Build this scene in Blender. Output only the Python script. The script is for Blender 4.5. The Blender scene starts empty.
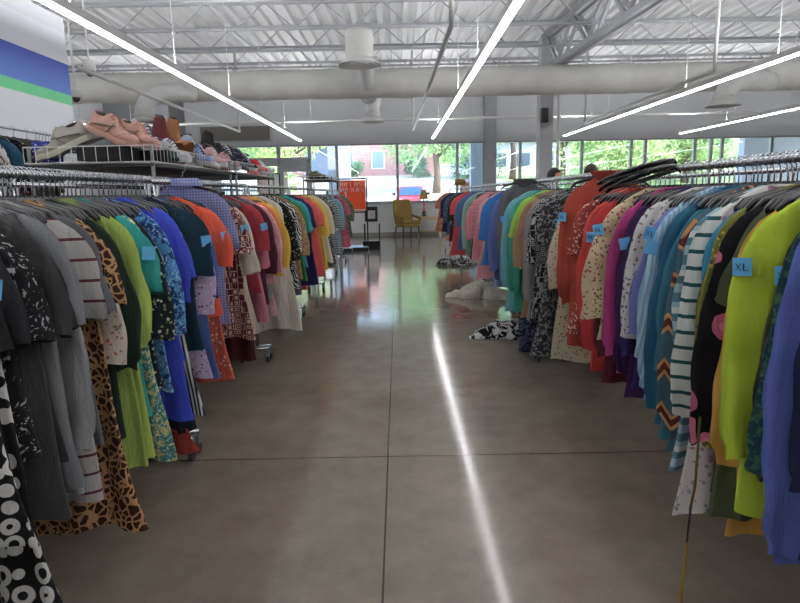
import bpy, math, random
import numpy as np
from mathutils import Vector, Matrix
PI = math.pi
R = random.Random(11)
C = bpy.context.scene.collection

# ------------------------------------------------------------------ helpers
def lin(h):
    h = h.lstrip('#')
    v = [int(h[i:i+2], 16)/255 for i in (0, 2, 4)]
    return tuple((x/12.92 if x <= .04045 else ((x+.055)/1.055)**2.4) for x in v) + (1,)

class MB:
    def __init__(s): s.v = []; s.f = []
    def add(s, vs, fs):
        b = len(s.v); s.v += [tuple(p) for p in vs]; s.f += [tuple(b+i for i in f) for f in fs]; return s
    def box(s, x0, y0, z0, x1, y1, z1, M=None):
        vs = [Vector(p) for p in ((x0,y0,z0),(x1,y0,z0),(x1,y1,z0),(x0,y1,z0),(x0,y0,z1),(x1,y0,z1),(x1,y1,z1),(x0,y1,z1))]
        if M is not None: vs = [M @ p for p in vs]
        return s.add(vs, [(0,3,2,1),(4,5,6,7),(0,1,5,4),(1,2,6,5),(2,3,7,6),(3,0,4,7)])
    def rings(s, rings, cap=True):
        n = len(rings[0]); vs = [p for r in rings for p in r]; fs = []
        for i in range(len(rings)-1):
            for j in range(n):
                k = (j+1) % n
                fs.append((i*n+j, i*n+k, (i+1)*n+k, (i+1)*n+j))
        if cap:
            fs.append(tuple(reversed(range(n)))); fs.append(tuple((len(rings)-1)*n+j for j in range(n)))
        return s.add(vs, fs)
    def tube(s, pts, r, n=8, cap=True):
        pts = [Vector(p) for p in pts]; rs = []
        up = None
        for i, p in enumerate(pts):
            a = pts[max(i-1, 0)]; b = pts[min(i+1, len(pts)-1)]
            t = (b-a).normalized()
            if up is None:
                up = Vector((0,0,1)) if abs(t.z) < .9 else Vector((1,0,0))
            u = t.cross(up).normalized(); w = u.cross(t).normalized(); up = w
            rr = r[i] if isinstance(r, (list, tuple)) else r
            rs.append([p + u*math.cos(2*PI*j/n)*rr + w*math.sin(2*PI*j/n)*rr for j in range(n)])
        return s.rings(rs, cap)
    def bar(s, a, b, w, h=None):
        a = Vector(a); b = Vector(b); t = (b-a).normalized(); h = h or w
        up = Vector((0,0,1)) if abs(t.z) < .9 else Vector((0,1,0))
        u = t.cross(up).normalized(); q = u.cross(t).normalized()
        rs = [[p+u*w/2*i+q*h/2*j for i, j in ((-1,-1),(1,-1),(1,1),(-1,1))] for p in (a, b)]
        return s.rings(rs)
    def lathe(s, prof, n=20, c=(0,0,0), cap=True):
        return s.rings([[(c[0]+r*math.cos(2*PI*j/n), c[1]+r*math.sin(2*PI*j/n), c[2]+z) for j in range(n)] for r, z in prof], cap)
    def mesh(s, name, mat=None, smooth=False):
        me = bpy.data.meshes.new(name); me.from_pydata(s.v, [], s.f)
        if smooth: me.polygons.foreach_set('use_smooth', [True]*len(me.polygons))
        if mat is not None: me.materials.append(mat)
        me.update(); return me
    def build(s, name, mat, parent=None, smooth=False, bev=0):
        o = bpy.data.objects.new(name, s.mesh(name, mat, smooth)); C.objects.link(o)
        if parent is not None: o.parent = parent
        if bev:
            m = o.modifiers.new('b', 'BEVEL'); m.width = bev; m.segments = 2; m.limit_method = 'ANGLE'
        return o

def tag(o, label=None, cat=None, group=None, kind=None):
    if label: o['label'] = label
    if cat: o['category'] = cat
    if group: o['group'] = group
    if kind: o['kind'] = kind
    return o
def empty(name, loc=(0,0,0), rz=0, label=None, cat=None, group=None):
    o = bpy.data.objects.new(name, None); C.objects.link(o); o.location = loc; o.rotation_euler = (0,0,rz)
    o.empty_display_size = .05
    return tag(o, label, cat, group)
def struct(name, mb, mat, smooth=False): return tag(mb.build(name, mat, None, smooth), kind='structure')

# ------------------------------------------------------------------ materials
def newmat(name):
    m = bpy.data.materials.new(name); m.use_nodes = True; nt = m.node_tree
    return m, nt, nt.nodes['Principled BSDF']
def L(nt, a, b): nt.links.new(a, b)
def node(nt, t, **k):
    n = nt.nodes.new(t)
    for a, b in k.items(): setattr(n, a, b)
    return n
def math_(nt, op, a, b=None, c=None):
    n = node(nt, 'ShaderNodeMath', operation=op)
    for i, x in enumerate((a, b, c)):
        if x is None: continue
        if isinstance(x, (int, float)): n.inputs[i].default_value = x
        else: L(nt, x, n.inputs[i])
    return n.outputs[0]
def mix(nt, f, a, b):
    n = node(nt, 'ShaderNodeMix', data_type='RGBA')
    for i, x in ((0, f), (6, a), (7, b)):
        if isinstance(x, (int, float, tuple)): n.inputs[i].default_value = x
        else: L(nt, x, n.inputs[i])
    return n.outputs[2]
def coord(nt, which='Object'): return node(nt, 'ShaderNodeTexCoord').outputs[which]
def noise(nt, vec, scale, detail=3, rough=.5, dist=0):
    n = node(nt, 'ShaderNodeTexNoise'); L(nt, vec, n.inputs['Vector'])
    n.inputs['Scale'].default_value = scale; n.inputs['Detail'].default_value = detail
    n.inputs['Roughness'].default_value = rough; n.inputs['Distortion'].default_value = dist
    return n
def plain(name, hexc, rough=.6, metal=0, var=.06, scale=6, emit=None, spec=None, bump=0):
    m, nt, b = newmat(name)
    c = lin(hexc); v = coord(nt); n = noise(nt, v, scale)
    d = tuple(x*(1-var*2) for x in c[:3])+(1,); e = tuple(min(1, x*(1+var)) for x in c[:3])+(1,)
    L(nt, mix(nt, n.outputs['Fac'], d, e), b.inputs['Base Color'])
    b.inputs['Roughness'].default_value = rough; b.inputs['Metallic'].default_value = metal
    if spec is not None: b.inputs['Specular IOR Level'].default_value = spec
    if bump:
        bp = node(nt, 'ShaderNodeBump'); bp.inputs['Strength'].default_value = bump; bp.inputs['Distance'].default_value = .01
        L(nt, n.outputs['Fac'], bp.inputs['Height']); L(nt, bp.outputs['Normal'], b.inputs['Normal'])
    if emit:
        b.inputs['Emission Color'].default_value = lin(emit[0]); b.inputs['Emission Strength'].default_value = emit[1]
    return m

_fc = {}
def fabric(kind, cols, scale=1.0):
    key = (kind, tuple(cols), scale)
    if key in _fc: return _fc[key]
    m, nt, b = newmat('fabric_'+kind)
    c = [lin(x) for x in cols]
    c1 = c[0]; c2 = c[1] if len(c) > 1 else c1; c3 = c[2] if len(c) > 2 else c2
    v = coord(nt); sep = node(nt, 'ShaderNodeSeparateXYZ'); L(nt, v, sep.inputs[0])
    X, Y, Z = sep.outputs
    def frac(a, k, off=0): return math_(nt, 'FRACT', math_(nt, 'ADD', math_(nt, 'MULTIPLY', a, k), 50.0+off))
    def band(a, k, duty, off=0): return math_(nt, 'LESS_THAN', frac(a, k, off), duty)
    def vor(sc, feat='F1', vec=None, metric='EUCLIDEAN', rnd=1):
        n = node(nt, 'ShaderNodeTexVoronoi', feature=feat)
        if feat != 'DISTANCE_TO_EDGE': n.distance = metric
        n.inputs['Scale'].default_value = sc; n.inputs['Randomness'].default_value = rnd
        L(nt, vec if vec is not None else v, n.inputs['Vector']); return n
    def warp(sc, amt):
        n = noise(nt, v, sc, 2)
        a = node(nt, 'ShaderNodeVectorMath', operation='MULTIPLY_ADD'); L(nt, n.outputs['Color'], a.inputs[0])
        a.inputs[1].default_value = (amt,)*3; L(nt, v, a.inputs[2]); return a.outputs[0]
    if kind == 'solid': col = c1
    elif kind == 'hstripe': col = mix(nt, band(Z, 28/scale, .45), c1, c2)
    elif kind == 'pinstripe': col = mix(nt, band(Z, 16/scale, .14), c1, c2)
    elif kind == 'bigstripe': col = mix(nt, band(Z, 19/scale, .24), c1, c2)
    elif kind == 'multistripe':
        a = mix(nt, band(Z, 16/scale, .5), c1, c2); col = mix(nt, band(Z, 8/scale, .16, .3), a, c3)
    elif kind == 'vstripe':
        s2 = math_(nt, 'ADD', X, math_(nt, 'MULTIPLY', Z, .12)); col = mix(nt, band(s2, 60/scale, .5), c1, c2)
    elif kind == 'zebra':
        w = warp(9, .12); sp = node(nt, 'ShaderNodeSeparateXYZ'); L(nt, w, sp.inputs[0])
        col = mix(nt, band(math_(nt, 'ADD', sp.outputs[0], math_(nt, 'MULTIPLY', sp.outputs[2], .8)), 22/scale, .5), c1, c2)
    elif kind == 'plaid':
        a = mix(nt, band(Z, 12/scale, .35), c1, c2)
        col = mix(nt, math_(nt, 'MULTIPLY', band(X, 14/scale, .35), .7), a, c3)
    elif kind == 'gingham':
        a = math_(nt, 'ADD', band(Z, 40/scale, .5), band(X, 40/scale, .5)); col = mix(nt, math_(nt, 'MULTIPLY', a, .5), c1, c2)
    elif kind == 'floral':
        n = vor(24/scale, vec=warp(30, .02)); f = math_(nt, 'LESS_THAN', n.outputs['Distance'], .34)
        sp = node(nt, 'ShaderNodeSeparateColor'); L(nt, n.outputs['Color'], sp.inputs[0])
        pet = mix(nt, math_(nt, 'GREATER_THAN', sp.outputs[0], .5), c2, c3)
        keep = math_(nt, 'MULTIPLY', f, math_(nt, 'GREATER_THAN', sp.outputs[1], .22))
        col = mix(nt, keep, c1, pet)
    elif kind == 'bigfloral':
        n = vor(9/scale, vec=warp(14, .06)); f = math_(nt, 'LESS_THAN', n.outputs['Distance'], .40)
        g = math_(nt, 'LESS_THAN', n.outputs['Distance'], .2)
        col = mix(nt, g, mix(nt, f, c1, c2), c3)
    elif kind == 'leopard':
        n = vor(26/scale, vec=warp(40, .015)); d = n.outputs['Distance']
        ring = math_(nt, 'MULTIPLY', math_(nt, 'GREATER_THAN', d, .22), math_(nt, 'LESS_THAN', d, .44))
        col = mix(nt, ring, mix(nt, math_(nt, 'LESS_THAN', d, .22), c1, c3), c2)
    elif kind == 'giraffe':
        n = vor(22/scale, 'DISTANCE_TO_EDGE', warp(20, .03)); col = mix(nt, math_(nt, 'LESS_THAN', n.outputs['Distance'], .11), c1, c2)
    elif kind == 'geo':
        n = vor(17/scale, metric='CHEBYCHEV', rnd=.15); d = n.outputs['Distance']
        a = math_(nt, 'GREATER_THAN', frac(d, 3.2), .5); col = mix(nt, a, c1, c2)
    elif kind == 'links':
        n = vor(13/scale, rnd=.25); d = n.outputs['Distance']
        ring = math_(nt, 'MULTIPLY', math_(nt, 'GREATER_THAN', d, .3), math_(nt, 'LESS_THAN', d, .52))
        core = math_(nt, 'LESS_THAN', d, .13)
        col = mix(nt, math_(nt, 'MAXIMUM', ring, core), c1, c2)
    elif kind == 'dots':
        n = vor(34/scale, rnd=.2); col = mix(nt, math_(nt, 'LESS_THAN', n.outputs['Distance'], .25), c1, c2)
    elif kind == 'aztec':
        zig = math_(nt, 'PINGPONG', math_(nt, 'MULTIPLY', math_(nt, 'ADD', X, 5.0), 1.0), .035)
        t = math_(nt, 'ADD', math_(nt, 'MULTIPLY', zig, 1.6), Z)
        a = frac(t, 6.2); q = mix(nt, math_(nt, 'LESS_THAN', a, .36), c1, c2)
        col = mix(nt, math_(nt, 'LESS_THAN', math_(nt, 'ABSOLUTE', math_(nt, 'SUBTRACT', a, .18)), .08), q, c3)
    else:  # print: abstract blotches
        n = noise(nt, v, 17/scale, 4, .6, .6)
        a = mix(nt, math_(nt, 'GREATER_THAN', n.outputs['Fac'], .52), c1, c2)
        n2 = noise(nt, warp(5, .4), 23/scale, 3)
        col = mix(nt, math_(nt, 'GREATER_THAN', n2.outputs['Fac'], .6), a, c3)
    n = noise(nt, v, 5, 4)
    hs = node(nt, 'ShaderNodeHueSaturation')
    mr = node(nt, 'ShaderNodeMapRange'); L(nt, n.outputs['Fac'], mr.inputs[0]); mr.inputs[3].default_value = .76; mr.inputs[4].default_value = 1.02
    L(nt, mr.outputs[0], hs.inputs['Value']); hs.inputs['Saturation'].default_value = .92
    if isinstance(col, tuple): hs.inputs['Color'].default_value = col
    else: L(nt, col, hs.inputs['Color'])
    L(nt, hs.outputs[0], b.inputs['Base Color'])
    b.inputs['Roughness'].default_value = .88; b.inputs['Specular IOR Level'].default_value = .25
    nb = noise(nt, v, 240, 2)
    vm = node(nt, 'ShaderNodeVectorMath', operation='MULTIPLY'); L(nt, v, vm.inputs[0]); vm.inputs[1].default_value = (1, 1, .28)
    nb2 = noise(nt, vm.outputs[0], 26, 4, .6, .5)
    bp = node(nt, 'ShaderNodeBump'); bp.inputs['Strength'].default_value = .8; bp.inputs['Distance'].default_value = .016
    L(nt, math_(nt, 'ADD', math_(nt, 'MULTIPLY', nb.outputs['Fac'], .08), nb2.outputs['Fac']), bp.inputs['Height']); L(nt, bp.outputs['Normal'], b.inputs['Normal'])
    _fc[key] = m; return m

CHROME = plain('chrome', '#c9ccd0', .22, 1, .02)
STEEL = plain('brushed_steel', '#9a9ca0', .38, .9, .06)
WHITEM = plain('white_enamel', '#d9d9d6', .35, 0, .02)
BLACKP = plain('black_plastic', '#17171a', .34, 0, .1)
BLACKM = plain('black_metal', '#1c1c1e', .4, .3, .1)
RUBBER = plain('rubber', '#26262a', .7)
TAGBLUE = plain('blue_tag_paper', '#62b0e2', .6, 0, .03)
INK = plain('tag_ink', '#1d3550', .6)
CEILP = plain('ceiling_paint', '#e6e6e6', .6, 0, .03, .7)
JOISTP = plain('joist_paint', '#a6a8ac', .55, 0, .06, 2)
WALLP = plain('wall_paint', '#c9cbcd', .7, 0, .02, .6)
SOFFIT = plain('soffit_paint', '#d8dadd', .7, 0, .03, .5)
FRAMEM = plain('anodised_frame', '#a7aaae', .4, .5, .03)
DUCTM = plain('duct_canvas', '#d2d1cc', .7, 0, .12, 2.2, bump=.5)

# ------------------------------------------------------------------ room shell
YW = 20.6; XL, XR, YB = -9.0, 17.0, -6.0; ZD = 5.02

def floor_mat():
    m, nt, b = newmat('polished_concrete')
    v = coord(nt); n1 = noise(nt, v, .55, 6, .62); n2 = noise(nt, v, 5, 8, .7); n3 = noise(nt, v, 60, 3, .7)
    f = math_(nt, 'ADD', math_(nt, 'MULTIPLY', n1.outputs['Fac'], .6), math_(nt, 'MULTIPLY', n2.outputs['Fac'], .4))
    cr = node(nt, 'ShaderNodeValToRGB'); L(nt, f, cr.inputs[0])
    e = cr.color_ramp.elements; e[0].position = .34; e[0].color = lin('#6a6157'); e[1].position = .66; e[1].color = lin('#8d8376')
    c = mix(nt, math_(nt, 'MULTIPLY', math_(nt, 'GREATER_THAN', n3.outputs['Fac'], .66), .35), cr.outputs[0], lin('#a39a90'))
    sp = node(nt, 'ShaderNodeSeparateXYZ'); L(nt, v, sp.inputs[0])
    def joint(a, off, per, w):
        q = math_(nt, 'FRACT', math_(nt, 'ADD', math_(nt, 'DIVIDE', math_(nt, 'ADD', a, off), per), 20.0))
        return math_(nt, 'LESS_THAN', q, w/per)
    j = math_(nt, 'MAXIMUM', joint(sp.outputs[0], .085, 4.4, .008), joint(sp.outputs[1], -3.05, 4.4, .009))
    c = mix(nt, j, c, lin('#3d3935'))
    L(nt, c, b.inputs['Base Color'])
    mr = node(nt, 'ShaderNodeMapRange'); L(nt, n2.outputs['Fac'], mr.inputs[0]); mr.inputs[1].default_value = .3; mr.inputs[2].default_value = .7
    mr.inputs[3].default_value = .07; mr.inputs[4].default_value = .16
    L(nt, mr.outputs[0], b.inputs['Roughness']); b.inputs['Specular IOR Level'].default_value = .4
    bp = node(nt, 'ShaderNodeBump'); bp.inputs['Strength'].default_value = .05; bp.inputs['Distance'].default_value = .01
    L(nt, n1.outputs['Fac'], bp.inputs['Height']); L(nt, bp.outputs['Normal'], b.inputs['Normal'])
    return m
struct('floor', MB().box(XL, YB, -.2, XR, YW+.15, 0), floor_mat())
# corrugated deck, flutes run front to back
prof = []
p = .27; x = XL
while x < XR:
    prof += [(x, 0), (x+.10, 0), (x+.13, .075), (x+.24, .075)]; x += p
mb = MB(); n = len(prof)
mb.add([(a, YB, ZD+z) for a, z in prof]+[(a, YW+.2, ZD+z) for a, z in prof], [(i, i+1, n+i+1, n+i) for i in range(n-1)])
mb.box(XL, YB, ZD+.12, XR, YW+.2, ZD+.3)
struct('ceiling', mb, CEILP)
struct('wall_left', MB().box(XL-.2, YB, 0, XL, YW+.2, ZD+.3), WALLP)
struct('wall_right', MB().box(XR, YB, 0, XR+.2, YW+.2, ZD+.3), WALLP)
struct('wall_rear', MB().box(XL-.2, YB-.2, 0, XR+.2, YB, ZD+.3), WALLP)
struct('wall_partition', MB().box(-4.05, YB, 0, -3.85, 7.45, 3.48), plain('partition_paint', '#d4d6da', .7, 0, .02, .6))
# banner on partition
m, nt, b = newmat('banner_print'); v = coord(nt); sp = node(nt, 'ShaderNodeSeparateXYZ'); L(nt, v, sp.inputs[0])
z = sp.outputs[2]
blue = mix(nt, math_(nt, 'MULTIPLY', math_(nt, 'SUBTRACT', z, 2.6), 2.8), lin('#4f78c8'), lin('#1c3d9c'))
c_ = mix(nt, math_(nt, 'GREATER_THAN', z, 2.50), lin('#dfe1e8'), lin('#63c98a'))
c_ = mix(nt, math_(nt, 'GREATER_THAN', z, 2.615), c_, blue); c_ = mix(nt, math_(nt, 'GREATER_THAN', z, 2.96), c_, lin('#dfe1e8'))
L(nt, c_, b.inputs['Base Color']); b.inputs['Roughness'].default_value = .5
tag(MB().box(-3.848, .5, 1.9, -3.835, 7.42, 3.3).build('wall_banner', m), 'white wall banner with a broad blue stripe above a green stripe', 'banner')

# front wall: px -> X at the wall plane
def WX(px): return (px-400)*.0338
HZ, SZ = 3.07, 1.12
mb = MB(); mb.box(XL, YW, HZ, XR, YW+.3, ZD+.3)
mb.box(XL, YW, 0, WX(222), YW+.3, HZ); mb.box(WX(222), YW, 0, WX(283), YW+.3, .5)
mb.box(WX(313), YW, 0, XR, YW+.3, SZ)
struct('wall_front', mb, SOFFIT)
struct('baseboard_front', MB().box(WX(313), YW-.03, 0, XR, YW, .12), plain('baseboard_grey', '#8f8f8c', .6))
struct('trim_sill', MB().box(WX(313), YW-.08, SZ-.05, XR, YW+.3, SZ), FRAMEM)
struct('column_front', MB().box(WX(485.5), YW-.16, 0, WX(497), YW+.3, ZD), plain('column_grey', '#a5a7ab', .6))
def glass_mat():
    m, nt, b = newmat('window_glass'); nt.nodes.remove(b)
    o = nt.nodes['Material Output']; t = node(nt, 'ShaderNodeBsdfTransparent'); g = node(nt, 'ShaderNodeBsdfGlossy')
    t.inputs[0].default_value = (.93, .96, .97, 1); g.inputs['Roughness'].default_value = .01
    g.inputs[0].default_value = (.75, .95, .92, 1)
    f = node(nt, 'ShaderNodeFresnel'); f.inputs[0].default_value = 1.5
    ms = node(nt, 'ShaderNodeMixShader'); L(nt, math_(nt, 'MULTIPLY', f.outputs[0], 1.4), ms.inputs[0]); L(nt, t.outputs[0], ms.inputs[1]); L(nt, g.outputs[0], ms.inputs[2])
    L(nt, ms.outputs[0], o.inputs[0]); return m
GLASS = glass_mat()
panes = [(222, 282, .5, 2.45, 0), (222, 282, 2.62, HZ, 0), (313, 340, SZ, HZ, 0), (340, 400, SZ, HZ, 0), (400, 459.5, SZ, HZ, 0), (459.5, 485.5, SZ, HZ, 0),
         (497, 522, SZ, HZ, 0), (522, 583, SZ, HZ, 0), (583, 632, SZ, HZ, 0), (632, 646, SZ, HZ, 0), (646, 695, SZ, HZ, 0), (695, 711, SZ, HZ, 0), (711, 722, SZ, HZ, 0), (722, 771, SZ, HZ, 0), (771, 830, SZ, HZ, 0), (283, 313, 2.62, HZ, 0)]
for i, (a, b_, z0, z1, _) in enumerate(panes):
    x0, x1 = WX(a), WX(b_); w = empty('window_%d' % (i+1), (0, 0, 0)); tag(w, kind='structure')
    fr = MB(); t = .045
    for q in ((x0, z0, x0+t, z1), (x1-t, z0, x1, z1), (x0+t, z0, x1-t, z0+.05), (x0+t, z1-.05, x1-t, z1)):
        fr.box(q[0], YW+.02, q[1], q[2], YW+.14, q[3])
    fr.build('window_frame', FRAMEM, w)
    MB().box(x0+t, YW+.075, z0+.05, x1-t, YW+.081, z1-.05).build('pane', GLASS, w)
mb = MB().box(WX(222), YW, 2.45, WX(313), YW+.2, 2.62).box(WX(281.5), YW, 0, WX(284), YW+.2, HZ).box(WX(311.5), YW, 0, WX(314.5), YW+.2, HZ)
struct('trim_1', mb, FRAMEM)
d = empty('door_1'); tag(d, kind='structure')
fr = MB(); x0, x1 = WX(284), WX(311.5)
for q in ((x0, 0, x0+.09, 2.45), (x1-.09, 0, x1, 2.45), (x0+.09, 0, x1-.09, .25), (x0+.09, 2.2, x1-.09, 2.45)): fr.box(q[0], YW+.03, q[1], q[2], YW+.1, q[3])
fr.build('door_frame', FRAMEM, d); MB().box(x0+.09, YW+.06, .25, x1-.09, YW+.066, 2.2).build('pane', GLASS, d)
MB().tube([(x1-.14, YW-.0, .9), (x1-.14, YW-.05, .95), (x1-.14, YW-.05, 1.3), (x1-.14, YW-.0, 1.35)], .012).build('door_handle', CHROME, d)
# wall louvre
v_ = empty('wall_vent', (0, 0, 0)); tag(v_, 'wide taupe louvred vent on the grey wall over the entrance windows', 'vent')
mb = MB()
for k in range(12): mb.box(-6.5, YW-.05, 3.25+k*.037, -4.2, YW-.012, 3.275+k*.037)
mb.box(-6.5, YW-.012, 3.23, -4.2, YW, 3.70)
mb.build('louvre_panel', plain('taupe_louvre', '#857f79', .6), v_)
MB().box(-6.56, YW-.06, 3.18, -4.14, YW, 3.23).box(-4.2, YW-.06, 3.18, -4.13, YW, 3.74).box(-6.56, YW-.06, 3.70, -4.2, YW, 3.74).box(-6.57, YW-.06, 3.18, -6.5, YW, 3.74).build('vent_surround', WALLP, v_)
struct('trim_2', MB().box(-9, 19.2, 3.2, -7.0, YW, ZD), plain('grey_bulkhead', '#85878b', .7))

# joists
def joist(y):
    mb = MB(); zt, zb = ZD-.03, ZD-.5
    mb.box(XL, y-.05, zt-.03, XR, y+.05, zt+.03); mb.box(XL+.3, y-.045, zb-.02, XR-.3, y+.045, zb+.02)
    x = XL+.5; k = 0
    while x < XR-1:
        mb.tube([(x, y, zb), (x+.55, y, zt)], .011, 5, False); mb.tube([(x+.55, y, zt), (x+1.1, y, zb)], .011, 5, False); x += 1.1
    return mb
for i in range(10):
    y = 5.1+1.75*i
    if y < YW-.3: struct('ceiling_joist_beam', joist(y), JOISTP)
mb = MB()
def gx(y): return 3.52+(14.8-y)*.07
zt, zb = ZD-.12, 4.16
for s in (-.09, .09):
    mb.bar((gx(14.8)+s, 14.8, zt), (gx(4)+s, 4, zt), .09, .12); mb.bar((gx(14.2)+s, 14.2, zb), (gx(4)+s, 4, zb), .09, .1)
y = 14.6; up = True
while y > 4.5:
    y2 = y-.85
    a, b_ = (zt, zb) if up else (zb, zt)
    for s in (-.07, .07): mb.bar((gx(y)+s, y, a), (gx(y2)+s, y2, b_), .06)
    y = y2; up = not up
struct('girder_beam', mb, JOISTP)
struct('column_interior', MB().box(3.38, 14.62, 0, 3.68, 15.0, ZD-.1), plain('column_paint', '#b9bbc0', .6))
tag(MB().box(3.36, 14.42, 2.98, 3.52, 14.62, 3.3).build('wall_speaker', BLACKP, bev=.01), 'small black box speaker fixed high on the interior column', 'speaker')
tag(MB().tube([(3.78, 14.5, 0), (3.78, 14.5, 4.9)], .035, 10).build('vertical_pipe', WHITEM), 'thin white vertical pipe just beside the interior column', 'pipe')

# big horizontal duct with wraps
mb = MB(); rs = []
x = XL; k = 0
while x < XR:
    rr = .31+.007*math.sin(k*1.7)+R.uniform(-.004, .004)
    if k % 7 == 0: rr = .322
    rs.append([(x, 13.75+rr*math.cos(a), 3.79+rr*math.sin(a)) for a in [2*PI*j/28 for j in range(28)]]); x += .22; k += 1
mb.rings(rs)
tag(mb.build('air_duct', DUCTM, smooth=True), 'large canvas-wrapped round air duct running across the whole ceiling', 'duct')

def diffuser(name, x, y, z, r, hcyl, path, pr, label):
    e = empty(name, (0, 0, 0)); tag(e, label, 'air diffuser', 'ceiling air diffusers')
    MB().lathe([(r*.98, hcyl), (r, hcyl*.85), (r, hcyl*.1), (r*1.02, 0)] if hcyl > .3 else [(r, hcyl), (r, 0)], 24, (x, y, z+.08)).build('drum', DUCTM, e, True)
    mb = MB()
    for q in (1.0, .72, .45): mb.lathe([(r*q*1.0, .10), (r*q*1.1, .06), (r*q*1.62, -.02), (r*q*1.58, -.026), (r*q*.95, .09)], 28, (x, y, z), False)
    mb.build('cone', WHITEM, e, True)
    mb = MB(); rs = []
    P = [Vector(p) for p in path]; N = 36
    pts = []
    for i in range(N+1):
        t = i/N
        if len(P) == 3: q = P[0]*(1-t)**2+P[1]*2*t*(1-t)+P[2]*t*t
        else: q = P[0]*(1-t)**3+P[1]*3*t*(1-t)**2+P[2]*3*t*t*(1-t)+P[3]*t**3
        pts.append(q)
    mb.tube(pts, [pr*(1+.05*math.sin(i*2.2)) for i in range(N+1)], 18)
    mb.build('flexible_hose', plain('hose_foil', '#d8d8d6', .45, .2, .1, 5), e, True)
    return e
diffuser('air_diffuser', -.62, 11.0, 3.64, .24, .46, [(-.62, 11.15, 3.98), (-.55, 12.2, 3.75), (-.62, 13.5, 3.75)], .16, 'round canvas drum air diffuser hanging nearest above the aisle')
diffuser('air_diffuser', -.68, 17.4, 3.42, .23, .2, [(-.62, 14.0, 3.6), (-.5, 15.4, 3.5), (-.68, 17.4, 4.2), (-.68, 17.4, 3.55)], .2, 'small round air diffuser beyond the duct above the aisle')
diffuser('air_diffuser', -5.22, 12.9, 2.98, .17, .1, [(-4.4, 13.6, 3.62), (-4.7, 13.2, 3.62), (-5.2, 12.9, 3.62), (-5.22, 12.9, 3.05)], .19, 'white elbow air diffuser bending down from the duct over the shoe shelf')
diffuser('air_diffuser', 6.75, 12.9, 3.08, .21, .1, [(8.1, 13.6, 3.66), (7.4, 13.1, 3.64), (6.8, 12.9, 3.66), (6.75, 12.9, 3.15)], .20, 'white elbow air diffuser bending down from the duct over the bright tops')

# linear lights
LED = plain('led_diffuser', '#ffffff', .5, emit=('#fdfcff', 10.0), var=0)
UPFILL = plain('uplight_fill', '#ffffff', .5, emit=('#fbfcff', 52.0), var=0)  # added glow for the fixture tops, brightens ceiling and soffit
names = {-2.92: 'long linear strip light running above the shoe shelf', 1.09: 'long linear strip light directly over the aisle', 5.08: 'long linear strip light over the brightly coloured tops', 8.6: 'long linear strip light farthest across toward the side windows',
         -6.9: 'long linear strip light behind the partition wall', 12.6: 'long linear strip light by the side wall'}
for X, lab in names.items():
    e = empty('linear_light', (X, 0, 3.03)); tag(e, lab, 'ceiling light', 'linear strip lights')
    y0, y1 = -5.5, 18.8
    MB().box(-.045, y0, .02, .045, y1, .10).build('housing', WHITEM, e)
    MB().box(-.035, y0+.01, 0, .035, y1-.01, .02).build('diffuser', LED, e)
    MB().box(-.036, y0+.05, .10, .036, 12.2, .1004).build('added_uplight', UPFILL, e); MB().box(-.036, 15.3, .10, .036, y1-.05, .1004).build('added_uplight', UPFILL, e)  # added upward strips, left out around the duct to avoid hot spots
    y = y0+.9
    while y < y1:
        MB().tube([(0, y, .1), (0, y, ZD-3.05)], .006, 5).build('suspension_rod', WHITEM, e); y += 2.6

# pipes / conduits
def pipe(pts, r, label, name='ceiling_pipe'): tag(MB().tube(pts, r, 10).build(name, WHITEM, smooth=True), label, 'pipe')
pipe([(XL, 18.2, 3.52), (XR, 18.2, 3.58)], .035, 'long white sprinkler pipe running across in front of the front wall')
pipe([(-3.95, 7.9, 3.02), (-3.95, 15.6, 3.02), (-3.95, 15.6, 4.9)], .028, 'thin white conduit slanting above the shoe shelf with a riser at its end')
pipe([(.56, 6.3, 4.6), (.56, 6.3, 3.03), (.42, 15.8, 3.0), (.42, 15.8, 4.9)], .028, 'thin white conduit beside the strip light over the aisle')
pipe([(4.55, 9.0, 4.8), (4.55, 9.0, 3.05), (4.55, 15.0, 3.0), (4.55, 15.0, 4.8)], .028, 'thin white conduit beside the strip light over the colourful tops')
for x, lab in ((-7.4, 'thin rod dropping from the roof near the grey bulkhead'), (-5.2, 'thin rod dropping from the roof left of the aisle'), (-2.5, 'thin rod dropping to the sprinkler pipe near the first mullion'), (6.2, 'thin rod dropping to the sprinkler pipe beyond the interior column'), (9.9, 'thin rod dropping to the sprinkler pipe by the far elbow diffuser')):
    tag(MB().tube([(x, 18.2, 3.55), (x, 18.2, ZD)], .012, 6).build('pipe_hanger', WHITEM), lab, 'hanger rod', 'sprinkler pipe hangers')
for (x, y, z, r, lab) in ((-4.35, 9.0, 3.22, .085, 'white dome security camera on the shorter pole beside the strip light'), (-5.2, 10.2, 3.06, .085, 'lower white dome security camera beside the banner wall edge')):
    e = empty('security_camera', (x, y, z)); tag(e, lab, 'security camera', 'ceiling cameras')
    MB().lathe([(r*.7, .12), (r*.95, .08), (r, .0), (r*.8, -.02)], 20).build('housing', WHITEM, e, True)
    MB().lathe([(r*.75, -.02), (r*.65, -.06), (r*.3, -.09), (.002, -.095)], 20).build('lens_dome', plain('smoked_dome', '#1a1a1d', .1), e, True)
    MB().tube([(0, 0, .12), (0, 0, ZD-z)], .014, 8).build('pole', WHITEM, e)

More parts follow.
